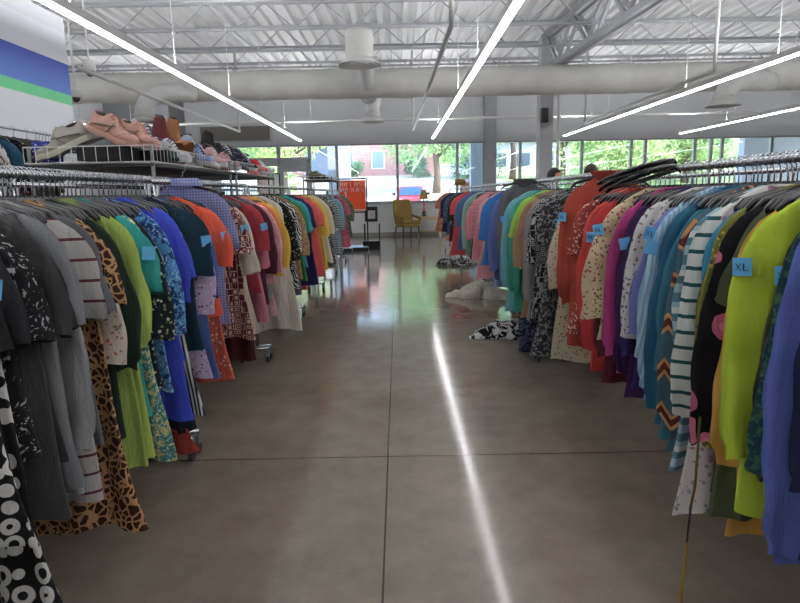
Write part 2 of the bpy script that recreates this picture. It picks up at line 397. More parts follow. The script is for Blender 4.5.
# ------------------------------------------------------------------ garments
def vrow(L):
    zs = [0, -.008, -.022, -.04, -.06, -.082, -.11, -.15, -.2]
    hw = [.082, .105, .135, .168, .196, .216, .228, .234, .236]
    return zs, hw
def body_mesh(rng, L, hem=.27, wst=.235, wide=1.0, thick=.022, n=40, rows=26, fold=.014, pointed=0):
    zs, hw = vrow(L)
    for i in range(1, rows+1):
        t = i/rows; zs.append(-.2-(L-.2)*t); hw.append(wst*(1-t)+hem*t-.012*math.sin(PI*t))
    k1, k2, k3 = rng.uniform(22, 34), rng.uniform(38, 60), rng.uniform(9, 16)
    p1, p2, p3, p4 = [rng.uniform(0, 6.28) for _ in range(4)]
    dr = rng.uniform(-3, 3); sway = rng.uniform(-.02, .02); tw = rng.uniform(-.04, .04)
    rings = []
    for i, (z, w) in enumerate(zip(zs, hw)):
        t = min(1, max(0, (-z-.05)/(L-.05))); A = fold*1.25*(.2+t**.6); ring = []
        th = thick*(.55+.25*min(1, -z/.06)+.3*t)
        w2 = w*wide*(1+.03*t*math.sin(9*z+p4))
        for j in range(n):
            a = 2*PI*j/n; c, s = math.cos(a), math.sin(a)
            x = w2*math.copysign(abs(c)**.75, c); y = th*math.copysign(abs(s)**.6, s)
            ed = min(1, max(0, 1-abs(x)/(w2+1e-6)))**.5*.75+.25
            f = math.sin(k1*x+p1+dr*z)+.7*math.sin(k2*x+p2-dr*z)+.8*math.sin(k3*x+p3+2*z)+.35*math.sin(70*x+p4+6*z)+.25*math.sin(23*z+30*x+p2)
            y += A*f*ed*.7 + sway*t + tw*t*x*2
            if s < 0: y += A*.5*math.sin(k2*x+p4)*ed
            zz = z + t*t*(.014*math.sin(k3*x+p2)) - (pointed*t*t*abs(x)/.25 if pointed else 0)
            if i == 0: zz -= .02*(s < 0)*(1-abs(c))
            ring.append((x, y, zz))
        rings.append(ring)
    mb = MB(); mb.rings(rings, False); return mb
def sleeve_mesh(rng, s, Ls, r0=.05, r1=.085, ry=.026, wide=1.0, cuff=None, n=16, fold=.006, out=.0, m=None):
    P = [(.125, -.105), (.19, -.115), (.225, -.16), (.245+out*.3, -.24)]
    Lrest = max(.02, Ls-.14); end = (.262+out, -.24-Lrest)
    if Ls > .4: pts = P+[(.262+out*.6, -.24-Lrest*.35), (.262+out*.8, -.24-Lrest*.7), end]
    else: pts = P+[end]
    m = m or (26 if Ls > .4 else 14)
    # resample polyline with smoothing
    P2 = [Vector((a*wide, 0, b)) for a, b in pts]
    for _ in range(2):
        q = [P2[0]]
        for a, b in zip(P2, P2[1:]): q += [a.lerp(b, .25), a.lerp(b, .75)]
        P2 = q+[P2[-1]]
    ds = [0]
    for a, b in zip(P2, P2[1:]): ds.append(ds[-1]+(b-a).length)
    def at(u):
        d = u*ds[-1]
        for i in range(len(P2)-1):
            if ds[i+1] >= d:
                t = (d-ds[i])/max(1e-9, ds[i+1]-ds[i]); return P2[i].lerp(P2[i+1], t)
        return P2[-1]
    p1, p2 = rng.uniform(0, 6.28), rng.uniform(0, 6.28); sw = rng.uniform(-.035, .035); rings = []
    for i in range(m+1):
        u = i/m; c = at(u); d = (at(min(1, u+.03))-at(max(0, u-.03))).normalized()
        nx = Vector((d.z, 0, -d.x)); 
        if nx.x < 0: nx = -nx
        rx = r0*(1-u)+r1*u + .012*math.sin(PI*u)
        if cuff and u > .93: rx = cuff
        ryy = ry*(.7+.5*u)
        if cuff and u > .93: ryy *= .8
        ring = []
        for j in range(n):
            a = 2*PI*j/n
            w = 1+.13*math.sin(3*a+p1+5*u)+.09*math.sin(6*a+p2-6*u)
            x = rx*math.cos(a)*w; y = ryy*math.sin(a)*w + sw*u*u + fold*math.sin(18*u*Ls/.5+p2) + .010*(.3+u)*math.sin(3.5*math.cos(a)+p2+3*u)
            q = c+nx*x; ring.append((s*q.x, y, q.z+(.01*math.sin(a*2+p1) if i == m else 0)))
        rings.append(ring)
    if s < 0: rings = [list(reversed(r)) for r in rings]
    mb = MB(); mb.rings(rings, False); return mb, (at, r0, r1, ry, wide)

TYPES = {
 'tee':   dict(n='tee_shirt', L=.78, Ls=.27, r0=.055, r1=.085, hem=.27, band=1),
 'tank':  dict(n='sleeveless_top', L=.80, Ls=0, hem=.28, band=1),
 'long':  dict(n='long_sleeved_top', L=.82, Ls=.66, r0=.052, r1=.05, cuff=.042, hem=.27, band=1),
 'blouse':dict(n='blouse', L=.85, Ls=.46, r0=.052, r1=.085, hem=.29, fold=.018),
 'cardigan': dict(n='cardigan', L=.95, Ls=.7, r0=.052, r1=.06, hem=.28, fold=.017, cuff=.045, placket=1),
 'shirt': dict(n='button_shirt', L=.84, Ls=.28, r0=.055, r1=.08, hem=.27, collar=1, placket=1),
 'hoodie':dict(n='hooded_top', L=.86, Ls=.68, r0=.056, r1=.06, cuff=.045, hem=.28, hood=1),
 'dress': dict(n='dress', L=1.06, Ls=.25, r0=.05, r1=.075, hem=.34, fold=.022),
 'tunic': dict(n='tunic', L=.95, Ls=.4, r0=.052, r1=.075, hem=.31, fold=.02, band=1),
}
WORD = {'tee':'tee','tank':'sleeveless top','long':'long-sleeved top','blouse':'blouse','cardigan':'cardigan','shirt':'button shirt','hoodie':'hoodie','dress':'dress','tunic':'tunic'}

def hanger_mesh():
    mb = MB(); pts = []
    for s in (-1, 1):
        rs = []
        for i in range(9):
            t = i/8; x = s*(.012+.195*t); z = -.088-.05*t**1.3-(.018 if i == 8 else 0); hh = .011*(1-.35*t); ww = .0075+.004*math.sin(PI*t)
            rs.append([(x, -ww, z-hh), (x, ww, z-hh), (x, ww, z+hh), (x, -ww, z+hh)])
        if s < 0: rs = [list(reversed(r)) for r in rs]
        mb.rings(rs)
    mb.box(-.016, -.009, -.104, .016, .009, -.072)
    mb.tube([(-.19, 0, -.146), (0, 0, -.160), (.19, 0, -.146)], .004, 6)
    return mb.mesh('hanger', BLACKP, True)
def hook_mesh():
    pts = [(0, 0, -.074), (0, 0, -.045), (.004, 0, -.036)]
    for i in range(11):
        a = -PI*.42+i*(PI*1.22)/10; pts.append((.0215*math.cos(a), 0, .0215*math.sin(a)))
    return MB().tube(pts, .0022, 6).mesh('hook', CHROME, True)
HM, KM = hanger_mesh(), hook_mesh()
bare_no = [0]
def hanger(loc, rz, label, tilt=0, group='clothes hangers on the rails'):
    h = bpy.data.objects.new('clothes_hanger', HM); C.objects.link(h); h.location = loc; h.rotation_euler = (0, tilt, rz)
    k = bpy.data.objects.new('hook', KM); C.objects.link(k); k.parent = h
    return tag(h, label, 'clothes hanger', group)

def letters(txt, size, parent, mat, name='lettering'):
    mb = MB(); x = 0; w = size*.62; h = size; t = size*.19; dp = .0008
    S = {'X': [((0,0),(1,1)),((0,1),(1,0))], 'L': [((0,0),(0,1)),((0,0),(1,0))],
         'D': [((0,0),(0,1)),((0,1),(.8,.8)),((.8,.8),(.8,.2)),((.8,.2),(0,0))], 'O': [((0,0),(0,1)),((0,1),(1,1)),((1,1),(1,0)),((1,0),(0,0))],
         'N': [((0,0),(0,1)),((0,1),(1,0)),((1,0),(1,1))], "'": [((.3,.7),(.4,1))], 'T': [((.5,0),(.5,1)),((0,1),(1,1))],
         'M': [((0,0),(0,1)),((0,1),(.5,.4)),((.5,.4),(1,1)),((1,1),(1,0))], 'I': [((.5,0),(.5,1))],
         'S': [((0,0),(1,0)),((1,0),(1,.5)),((1,.5),(0,.5)),((0,.5),(0,1)),((0,1),(1,1))], 'U': [((0,1),(0,0)),((0,0),(1,0)),((1,0),(1,1))],
         'R': [((0,0),(0,1)),((0,1),(1,1)),((1,1),(1,.5)),((1,.5),(0,.5)),((.4,.5),(1,0))], 'E': [((0,0),(0,1)),((0,0),(1,0)),((0,.5),(.8,.5)),((0,1),(1,1))],
         'A': [((0,0),(.5,1)),((.5,1),(1,0)),((.2,.4),(.8,.4))], '!': [((.5,.3),(.5,1)),((.5,0),(.5,.1))], ' ': []}
    for ch in txt:
        for (a, b) in S.get(ch, []):
            mb.bar((x+a[0]*w, 0, a[1]*h), (x+b[0]*w, 0, b[1]*h), t, .0016)
        x += w+t*1.9
    off = (x-t*1.9)/2
    mb.v = [(a-off, b, c-h/2) for a, b, c in mb.v]
    # bars were extruded along local y as width: swap is unnecessary, thickness stays small
    return mb.build(name, mat, parent)

PALE = {}
def make_garment(typ, mat, rng, rack_side, L=None, wide=1.0, near=True, trim=None, tagtxt=None, pointed=0, Ls=None, thick=.022, out=0):
    T = TYPES[typ]; L = L or T['L']; Ls = T['Ls'] if Ls is None else Ls
    root = bpy.data.objects.new(T['n'], None); C.objects.link(root); root.empty_display_size = .05
    n, rows = (44, 28) if near else (24, 12)
    trim = trim or mat
    body_mesh(rng, L, T['hem'], .235, wide, thick, n, rows, T.get('fold', .014), pointed).build('body', mat, root, True)
    info = None
    if Ls:
        for s in (1, -1):
            mb, inf = sleeve_mesh(rng, s, Ls, T['r0'], T['r1'], .020, wide, T.get('cuff'), 16 if near else 10, out=out, m=None if near else (12 if Ls > .4 else 7))
            mb.build('sleeve', mat, root, True)
            if s == 1: info = inf
    if near:
        if T.get('band'):
            pts = [(.082*wide*math.cos(a), .019*math.sin(a), -.004-.02*max(0, -math.sin(a)*1)) for a in [2*PI*j/20 for j in range(21)]]
            MB().tube(pts, .007, 6, False).build('neckband', trim, root, True)
        if T.get('collar'):
            rs = []
            for dz, k in ((-.01, 1.0), (.03, .9), (.034, 1.05), (-.01, 1.35)):
                rs.append([(.08*k*math.cos(a), .03*k*math.sin(a), dz) for a in [2*PI*j/20 for j in range(20)]])
            MB().rings(rs, False).build('collar', trim, root, True)
        if T.get('placket'):
            mb = MB(); sy = -1 if rack_side < 0 else 1
            mb.box(-.012, sy*.028-.003, -L*.9, .012, sy*.028+.003, -.03)
            mb.build('placket', trim, root)
        if T.get('hood'):
            rs = []
            for i in range(9):
                t = i/8
                rs.append([((.075+.05*math.sin(PI*t))*math.cos(a)*(1-.35*t), (.03+.045*math.sin(PI*t))*math.sin(a)+.03*t*-rack_side, .005+.03*math.sin(PI*t)-.09*t*t) for a in [2*PI*j/18 for j in range(18)]])
            MB().rings(rs, False).build('hood', mat, root, True)
    if tagtxt is not None:
        sy = -1 if rack_side < 0 else 1
        nv = Vector((.5, sy*.87, 0)).normalized()
        if info:
            at, r0, r1, ry, wd = info; u = .25 if Ls > .4 else .5
            c = at(u); rx = (r0+r1)/2+.012; a2, b2 = rx, ry*1.0
            q = Vector((a2*a2*nv.x, b2*b2*nv.y, 0))/math.sqrt((a2*nv.x)**2+(b2*nv.y)**2)
            pos = c+q+nv*.010
        else: pos = Vector((.2, sy*.04, -.14))
        tg = bpy.data.objects.new('size_tag', MB().box(-.023, -.0006, -.025, .023, .0006, .025).mesh('size_tag', TAGBLUE)); C.objects.link(tg); tg.parent = root
        ang = math.atan2(nv.x, -nv.y) if sy < 0 else math.atan2(nv.x, -nv.y)
        tg.location = pos; tg.rotation_euler = (rng.uniform(-.1, .15), rng.uniform(-.3, .3), ang)
        if tagtxt:
            lt = letters(tagtxt, .019, tg, INK); lt.location = (0, -.0022, 0)
    return root

SIDE = {-1: -1.25, 1: 1.25}; ZR = 1.49
def put(root, side, Y, yaw, X=None, dz=0, lean=0, xoff=0):
    X = SIDE[side] if X is None else X
    root.location = (X - side*xoff, Y, ZR-.085+dz)
    root.rotation_euler = (0, lean*1.0, (PI if side > 0 else 0)+yaw)

# colour palette with names for labels
P_ = {'black':'#16161a','charcoal':'#3a3a3e','grey':'#77787c','pale grey':'#a9aaac','white':'#dcdad6','cream':'#d9cdb4','brown':'#5c3a26','tan':'#a5835c','dark green':'#1d3326','olive':'#5d6136','lime':'#9dbb3a',
 'light green':'#a3bf5a','green':'#2f7d46','mint':'#8fc9b0','turquoise':'#2aa39c','teal':'#14697a','dark teal':'#123b4c','aqua':'#5fb0bd','light blue':'#86add0','sky blue':'#3f8fd0','royal blue':'#1733b4','blue':'#2b56a6',
 'denim blue':'#41659a','navy':'#1a2142','periwinkle':'#5f6fb8','lavender':'#8b8bb8','purple':'#43246e','plum':'#4a1f3a','magenta':'#b8257f','pink':'#d8869a','coral':'#e0584f','salmon':'#d98870','red':'#c02028','dark red':'#7d1424',
 'maroon':'#561722','rust':'#a83a1c','orange':'#e8501c','mustard':'#c9962a','yellow':'#e0bd2c','lime yellow':'#bccf12'}
# keyed garments: px, type, pattern, colours, label words, extra options
LEFT = [
 (0,'tee','solid',['#1a1a1d'],'black tee nearest the camera',dict(L=.7,tag='')),
 (6,'dress','links',['black','white'],'black and white link print dress',dict(L=.86,xo=-.01,Ls=0)),
 (16,'tee','solid',['#26262a'],'plain black tee',dict(L=.72,xo=.0)),
 (24,'dress','links',['#1a1a1d','white'],'long black dress with white chain rings',dict(L=1.1,xo=.0,Ls=0,sc=.8)),
 (33,'tee','print',['#1c1c20','#1c1c20','#b8b8b8'],'black graphic tee with white marks',dict(L=.7,xo=.02)),
 (46,'tee','solid',['#3b3c3c'],'charcoal grey wide tee',dict(L=.9,xo=.05,wide=1.03)),
 (60,'tee','solid',['#2b2b2e'],'faded black tee',dict(L=.75,xo=.02)),
 (70,'tee','solid',['#77797d'],'mid grey tee',dict(L=.86,xo=.04)),
 (80,'long','solid',['#8b8d90'],'heather grey long-sleeved top',dict(L=.9,xo=.0)),
 (88,'tee','pinstripe',['#aaa7a4','#5a2430'],'grey tee with thin maroon stripes',dict(L=.98,xo=.03)),
 (96,'tee','solid',['#5e6066'],'slate grey tee',dict(L=.78,xo=.03)),
 (106,'dress','giraffe',['#3a1d12','#b98a5a'],'brown giraffe print maxi dress',dict(L=1.12,xo=.035,wide=1.02)),
 (113,'dress','leopard',['#b08d5f','#1d1410','#7a4a28'],'tan leopard print dress',dict(L=1.13,xo=.015)),
 (119,'blouse','floral',['#cfc4b8','#c06a5a','#7d8a6a'],'pale floral blouse',dict(L=.7,xo=-.04,tag='')),
 (126,'cardigan','solid',['#1c2b20'],'dark green cardigan',dict(L=.82,xo=.03,Ls=.5)),
 (136,'cardigan','solid',['#93ab4a'],'long light green cardigan',dict(L=1.02,xo=.03,Ls=.45)),
 (144,'tunic','solid',['#a3b84c'],'lime green tunic',dict(L=.98,xo=.01)),
 (151,'tee','solid',['#1c9a94'],'turquoise tee',dict(L=.86,xo=.02,tag='')),
 (157,'dress','print',['#3a8a8a','#c9c27a','#e2dfc8'],'teal and yellow paisley dress',dict(L=1.05,xo=0)),
 (163,'blouse','floral',['#1b2027','#d8d4b8','#7a9a5a'],'black blouse with cream flowers',dict(L=.76,xo=.0)),
 (170,'blouse','print',['#3f8fc8','#123c78','#a8cde8'],'sky blue batik blouse',dict(L=.82,xo=.03)),
 (180,'tunic','solid',['#1233b8'],'royal blue tunic',dict(L=.97,xo=.04,Ls=.35)),
 (187,'tee','solid',['#1b3fc4'],'cobalt blue tee',dict(L=.72,xo=.02)),
 (192,'dress','vstripe',['#c8c9cc','#23252e'],'black and white striped long dress',dict(L=1.0,xo=0)),
 (201,'tee','solid',['#0f3040'],'dark teal tee',dict(L=.74,xo=.05,tag='',wide=1.05)),
 (207,'blouse','floral',['#b9a6c4','#5a3f78','#d8c7d0'],'lilac floral blouse',dict(L=.9,xo=.02,tag='XL')),
 (214,'tunic','solid',['#3f5ea0'],'denim blue tunic',dict(L=.92,xo=.02)),
 (222,'tee','solid',['#e8480e'],'bright orange tee',dict(L=.62,xo=.05,wide=1.05,tag='')),
 (227,'dress','floral',['#c2452a','#e8c9a8','#3a5a6a'],'rust floral dress',dict(L=1.0,xo=0)),
 (234,'shirt','gingham',['#8e93c4','#5f6796'],'lavender blue button shirt',dict(L=.8,xo=.09,dz=.07,wide=.78,yaw=.3)),
 (247,'dress','geo',['#5a1820','#d2b0a0'],'maroon geometric print dress',dict(L=.88,xo=.04,tag='')),
 (252,'dress','solid',['#4b1c1c'],'dark brown skirted dress',dict(L=1.04,xo=0)),
 (256,'tunic','solid',['#d3c8b6'],'ivory tunic',dict(L=.92,xo=.01)),
 (263,'tee','solid',['#9c1f30'],'crimson red tee',dict(L=.66,xo=.05,tag='')),
 (267,'tunic','solid',['#b96a7e'],'dusty pink tunic',dict(L=.9,xo=.02)),
 (271,'blouse','solid',['#4c1a2c'],'plum blouse',dict(L=.8,xo=.03)),
 (274,'blouse','floral',['#d9929c','#e0c0c0','#a64a5a'],'pink floral blouse',dict(L=.66,xo=.05)),
 (277,'tee','solid',['#e07030'],'pale orange tee',dict(L=.6,xo=.04)),
 (281,'blouse','solid',['#dcae24'],'golden yellow blouse',dict(L=.62,xo=.06)),
 (287,'dress','solid',['#d6cfc2'],'long cream dress',dict(L=1.12,xo=.07,Ls=0,wide=1.08)),
 (292,'blouse','floral',['#16181a','#b9c4a8','#4a5a4a'],'black leafy blouse',dict(L=.66,xo=.05)),
 (296,'tunic','zebra',['#111113','#d8d8d8'],'black and white zebra tunic',dict(L=.85,xo=.06)),
 (301,'blouse','floral',['#9b7a58','#3a2a22','#c9a86a'],'brown floral blouse',dict(L=.8,xo=.06)),
 (305,'tunic','solid',['#2f7d34'],'green tunic',dict(L=.85,xo=.04)),
 (308,'tee','solid',['#1f98a0'],'teal blue tee',dict(L=.72,xo=.06)),
 (313,'dress','solid',['#241c50'],'dark indigo dress',dict(L=.95,xo=.06)),
 (319,'dress','solid',['#e0504a'],'coral red ruffled dress',dict(L=.95,xo=.08)),
 (324,'tunic','solid',['#e0b82a'],'sunny yellow tunic',dict(L=.9,xo=.08)),
 (328,'tunic','solid',['#d9cfae'],'pale cream tunic',dict(L=.86,xo=.1)),
 (334,'dress','print',['#1a1a1c','#8a8a88','#c8c4b8'],'black speckled dress',dict(L=1.0,xo=.05)),
 (339,'tunic','hstripe',['#a8b0b0','#5a6a74'],'grey striped tunic',dict(L=.9,xo=.06)),
 (343,'blouse','solid',['#6fa6b4'],'pale aqua blouse',dict(L=.85,xo=.05)),
 (347,'dress','floral',['#c0506a','#e0b0a8','#2a2a30'],'rose floral dress',dict(L=.9,xo=.1)),
 (351,'tunic','floral',['#4a6a50','#c9b88a','#2a3a2a'],'green floral tunic',dict(L=.8,xo=.1)),
]
RIGHT = [
 (808,'long','solid',['#1b2048'],'dark navy long-sleeved top',dict(L=.96,xo=-.02,wide=1.0,yaw=.05)),
 (788,'cardigan','solid',['#4f5fae'],'periwinkle blue long cardigan',dict(L=1.0,xo=.01,Ls=.86,wide=1.0,yaw=.05)),
 (774,'blouse','print',['#1c4048','#3a6a4a','#20344a'],'dark blue-green tropical blouse',dict(L=.82,xo=-.01,Ls=.66)),
 (766,'cardigan','vstripe',['#4a4a30','#2c2f22'],'dark olive ribbed cardigan',dict(L=.9,xo=-.03,tag='XL')),
 (754,'long','solid',['#b4cc0c'],'bright lime yellow long-sleeved tee',dict(L=.92,xo=.045,wide=1.05,tag='XL',yaw=.10)),
 (738,'cardigan','solid',['#c8952a'],'mustard yellow knit cardigan',dict(L=1.04,xo=.02,Ls=.72)),
 (728,'dress','solid',['#4a5238'],'olive green drawstring dress',dict(L=.98,xo=0)),
 (717,'blouse','bigfloral',['#16141a','#d8628c','#e890a8'],'black blouse with big pink flowers',dict(L=.95,xo=.02,Ls=.7)),
 (708,'cardigan','floral',['#7a7a2c','#c9b04a','#3a5a3a'],'olive yellow floral kimono',dict(L=.82,xo=.02)),
 (702,'tunic','solid',['#1583a8'],'bright teal blue tunic',dict(L=.82,xo=.0)),
 (694,'long','bigstripe',['#dfe3dc','#17565a'],'white long-sleeved top with green stripes',dict(L=.8,xo=.05,Ls=.66)),
 (687,'tunic','multistripe',['#9fc0cc','#4f7f92','#dfe2dc'],'aqua and white striped tunic',dict(L=.98,xo=.03)),
 (677,'cardigan','aztec',['#3e5f6e','#c98a52','#5a1f1a'],'slate cardigan with brown aztec bands',dict(L=.94,xo=.03,Ls=.75)),
 (668,'tunic','solid',['#2a6f84'],'muted teal tunic',dict(L=.9,xo=.01,Ls=.55)),
 (662,'long','solid',['#105a78'],'peacock blue long-sleeved top',dict(L=.9,xo=.04,Ls=.72)),
 (651,'long','vstripe',['#7faccb','#a9c9dc'],'light blue pinstriped long top',dict(L=.82,xo=.04,Ls=.66,tag='')),
 (644,'blouse','solid',['#6e78b8'],'periwinkle blouse',dict(L=.85,xo=.01,tag='XL')),
 (637,'blouse','floral',['#d6d2cc','#8a6a5a','#5a7a8a'],'white paisley bordered blouse',dict(L=.68,xo=.04,Ls=.5)),
 (629,'long','solid',['#2b1f5c'],'deep indigo long-sleeved top',dict(L=.84,xo=.03,Ls=.6)),
 (620,'cardigan','solid',['#3a1a4a'],'dark purple cardigan',dict(L=.92,xo=.01,tag='')),
 (613,'long','solid',['#b02878'],'magenta long-sleeved top',dict(L=.82,xo=.04,Ls=.64)),
 (604,'blouse','floral',['#d8c49c','#a8484a','#6a7a4a'],'beige floral bell-sleeved blouse',dict(L=.7,xo=.07,Ls=.5,tag='XL')),
 (597,'cardigan','solid',['#5a2030'],'wine red cardigan',dict(L=.95,xo=.0,tag='')),
 (590,'long','solid',['#c81c20'],'bright red long-sleeved top',dict(L=.9,xo=.04,Ls=.7,tag='XL')),
 (582,'long','solid',['#c8301c'],'red-orange long-sleeved top',dict(L=.82,xo=.03,Ls=.62)),
 (576,'dress','floral',['#9a3a34','#e0a090','#d8c8b0'],'brick red floral dress',dict(L=.8,xo=.04)),
 (566,'hoodie','solid',['#a8361a'],'rust orange hooded top raised above rail',dict(L=.98,xo=.11,Ls=.64,dz=.08,yaw=.32,tag='XL',wide=.74)),
 (553,'dress','floral',['#cfc8ae','#c8503a','#6a8a4a'],'cream dress with tiny red flowers',dict(L=1.06,xo=.0,Ls=.5)),
 (541,'dress','print',['#33343a','#8d8d90','#1c1c20'],'black and grey marled long dress',dict(L=1.12,xo=.04)),
 (534,'tunic','geo',['#1c1c20','#b0b0b0'],'black and white patterned tunic',dict(L=.9,xo=.05)),
 (528,'cardigan','solid',['#8d8b86'],'warm grey cardigan',dict(L=.95,xo=.04)),
 (523,'blouse','solid',['#9c7658'],'camel brown blouse',dict(L=.95,xo=.05)),
 (518,'tee','solid',['#9cc840'],'lime green tee',dict(L=.6,xo=.05)),
 (515,'long','solid',['#2f9c84'],'sea green long top',dict(L=1.0,xo=.07,Ls=.7)),
 (510,'cardigan','solid',['#6cb0bc'],'aqua blue cardigan',dict(L=1.02,xo=.08,tag='')),
 (502,'hoodie','solid',['#66666c'],'grey hooded top raised above rail',dict(L=.9,xo=.13,dz=.09,Ls=.6,yaw=.3,wide=.65)),
 (496,'long','solid',['#5c6cae'],'dusty periwinkle long top',dict(L=.85,xo=.08)),
 (489,'tunic','solid',['#1a70bc'],'vivid blue tunic',dict(L=.75,xo=.1)),
 (484,'dress','gingham',['#d8545e','#f0d0d0'],'red and white gingham dress',dict(L=.95,xo=.07)),
 (478,'blouse','gingham',['#cc3a4a','#e8b8c0'],'coral checked blouse',dict(L=.8,xo=.12)),
 (473,'tunic','floral',['#222a24','#8a9a6a','#c8b890'],'black leafy tunic',dict(L=.85,xo=.06)),
 (468,'long','solid',['#8fb8a8'],'mint long top',dict(L=.85,xo=.09)),
 (463,'tunic','solid',['#4a6a9a'],'steel blue tunic',dict(L=.85,xo=.1)),
 (458,'dress','solid',['#d0404a'],'bright coral dress',dict(L=1.0,xo=.12)),
 (453,'tunic','print',['#1c1c20','#5a4a3a','#2a2a30'],'black mottled tunic',dict(L=.85,xo=.08)),
 (449,'blouse','floral',['#3a5a7a','#b8b0a0','#20304a'],'blue floral blouse',dict(L=.8,xo=.08)),
 (445,'tunic','solid',['#22305a'],'ink blue tunic',dict(L=.8,xo=.08)),
 (441,'dress','print',['#b05a3a','#d8a878','#6a3a2a'],'burnt orange print dress',dict(L=.85,xo=.1)),
]
def keyY(side, px): return 562/abs(px-400)
FILL_T = ['tee', 'long', 'blouse', 'tunic', 'shirt', 'cardigan', 'tank']
FILLPAL = {
 -1: [(0, ['black','charcoal','grey','white','navy']), (100, ['brown','tan','olive','grey']), (130, ['dark green','olive','green','lime']), (155, ['teal','turquoise','mint','aqua']), (180, ['blue','royal blue','navy','sky blue','white']),
      (215, ['lavender','navy','denim blue','orange']), (240, ['maroon','dark red','cream','plum']), (268, ['pink','maroon','yellow','white','orange']), (290, ['black','charcoal','white','tan']), (303, ['green','teal','purple','navy','coral','yellow']),
      (330, ['black','grey','light blue','mint','pink','green','brown'])],
 1: [(0, ['orange','navy','blue','red','black','mint']), (475, ['pink','blue','coral','grey']), (500, ['aqua','green','grey','brown','black']), (545, ['cream','rust','red','salmon']), (590, ['red','dark red','maroon','pink']), (610, ['magenta','purple','plum','lavender']),
     (640, ['light blue','periwinkle','teal','denim blue']), (690, ['teal','olive','yellow','mint']), (725, ['mustard','olive','tan','lime yellow']), (765, ['dark green','dark teal','navy','periwinkle'])]}
ADJ = ['', 'pale ', 'dusty ', 'deep ', 'soft ', 'faded ', 'muted ', 'bright ', 'washed ', 'rich ']
PAT = [('solid', '', 14), ('floral', 'floral ', 3), ('hstripe', 'striped ', 2), ('print', 'abstract print ', 2), ('dots', 'dotted ', 1), ('plaid', 'plaid ', 1), ('geo', 'geometric ', 1)]
def shade(h, k):
    v = [int(h[i:i+2], 16) for i in (1, 3, 5)]
    v = [max(0, min(255, int(x*k) if k <= 1 else int(x+(255-x)*(k-1)))) for x in v]
    return '#%02x%02x%02x' % tuple(v)
def blend(a, b, t): return '#'+''.join('%02x' % int(int(a[i:i+2], 16)*(1-t)+int(b[i:i+2], 16)*t) for i in (1, 3, 5))
used_desc = set()
def filler(side, px, rng):
    pal = None
    for a, b in FILLPAL[side]:
        if px >= a: pal = b
    while True:
        c = rng.choice(pal); adj = rng.choice(ADJ); typ = rng.choice(FILL_T)
        pk = rng.choices(PAT, [p[2] for p in PAT])[0]
        desc = f'{adj}{c} {pk[1]}{WORD[typ]}'
        if desc in used_desc: continue
        used_desc.add(desc); break
    k = {'': 1, 'pale ': 1.3, 'dusty ': .85, 'deep ': .7, 'soft ': 1.15, 'faded ': 1.2, 'muted ': .9, 'bright ': 1.08, 'washed ': 1.25, 'rich ': .8}[adj]
    base = shade(P_[c], k)
    cols = [base]
    if pk[0] != 'solid':
        o = rng.choice(['white', 'cream', 'black', 'navy', 'coral', 'mint'])
        if o == c: o = 'grey'
        cols = [base, blend(base, P_[o], .5), shade(base, 1.3)]
    return typ, pk[0], cols, desc

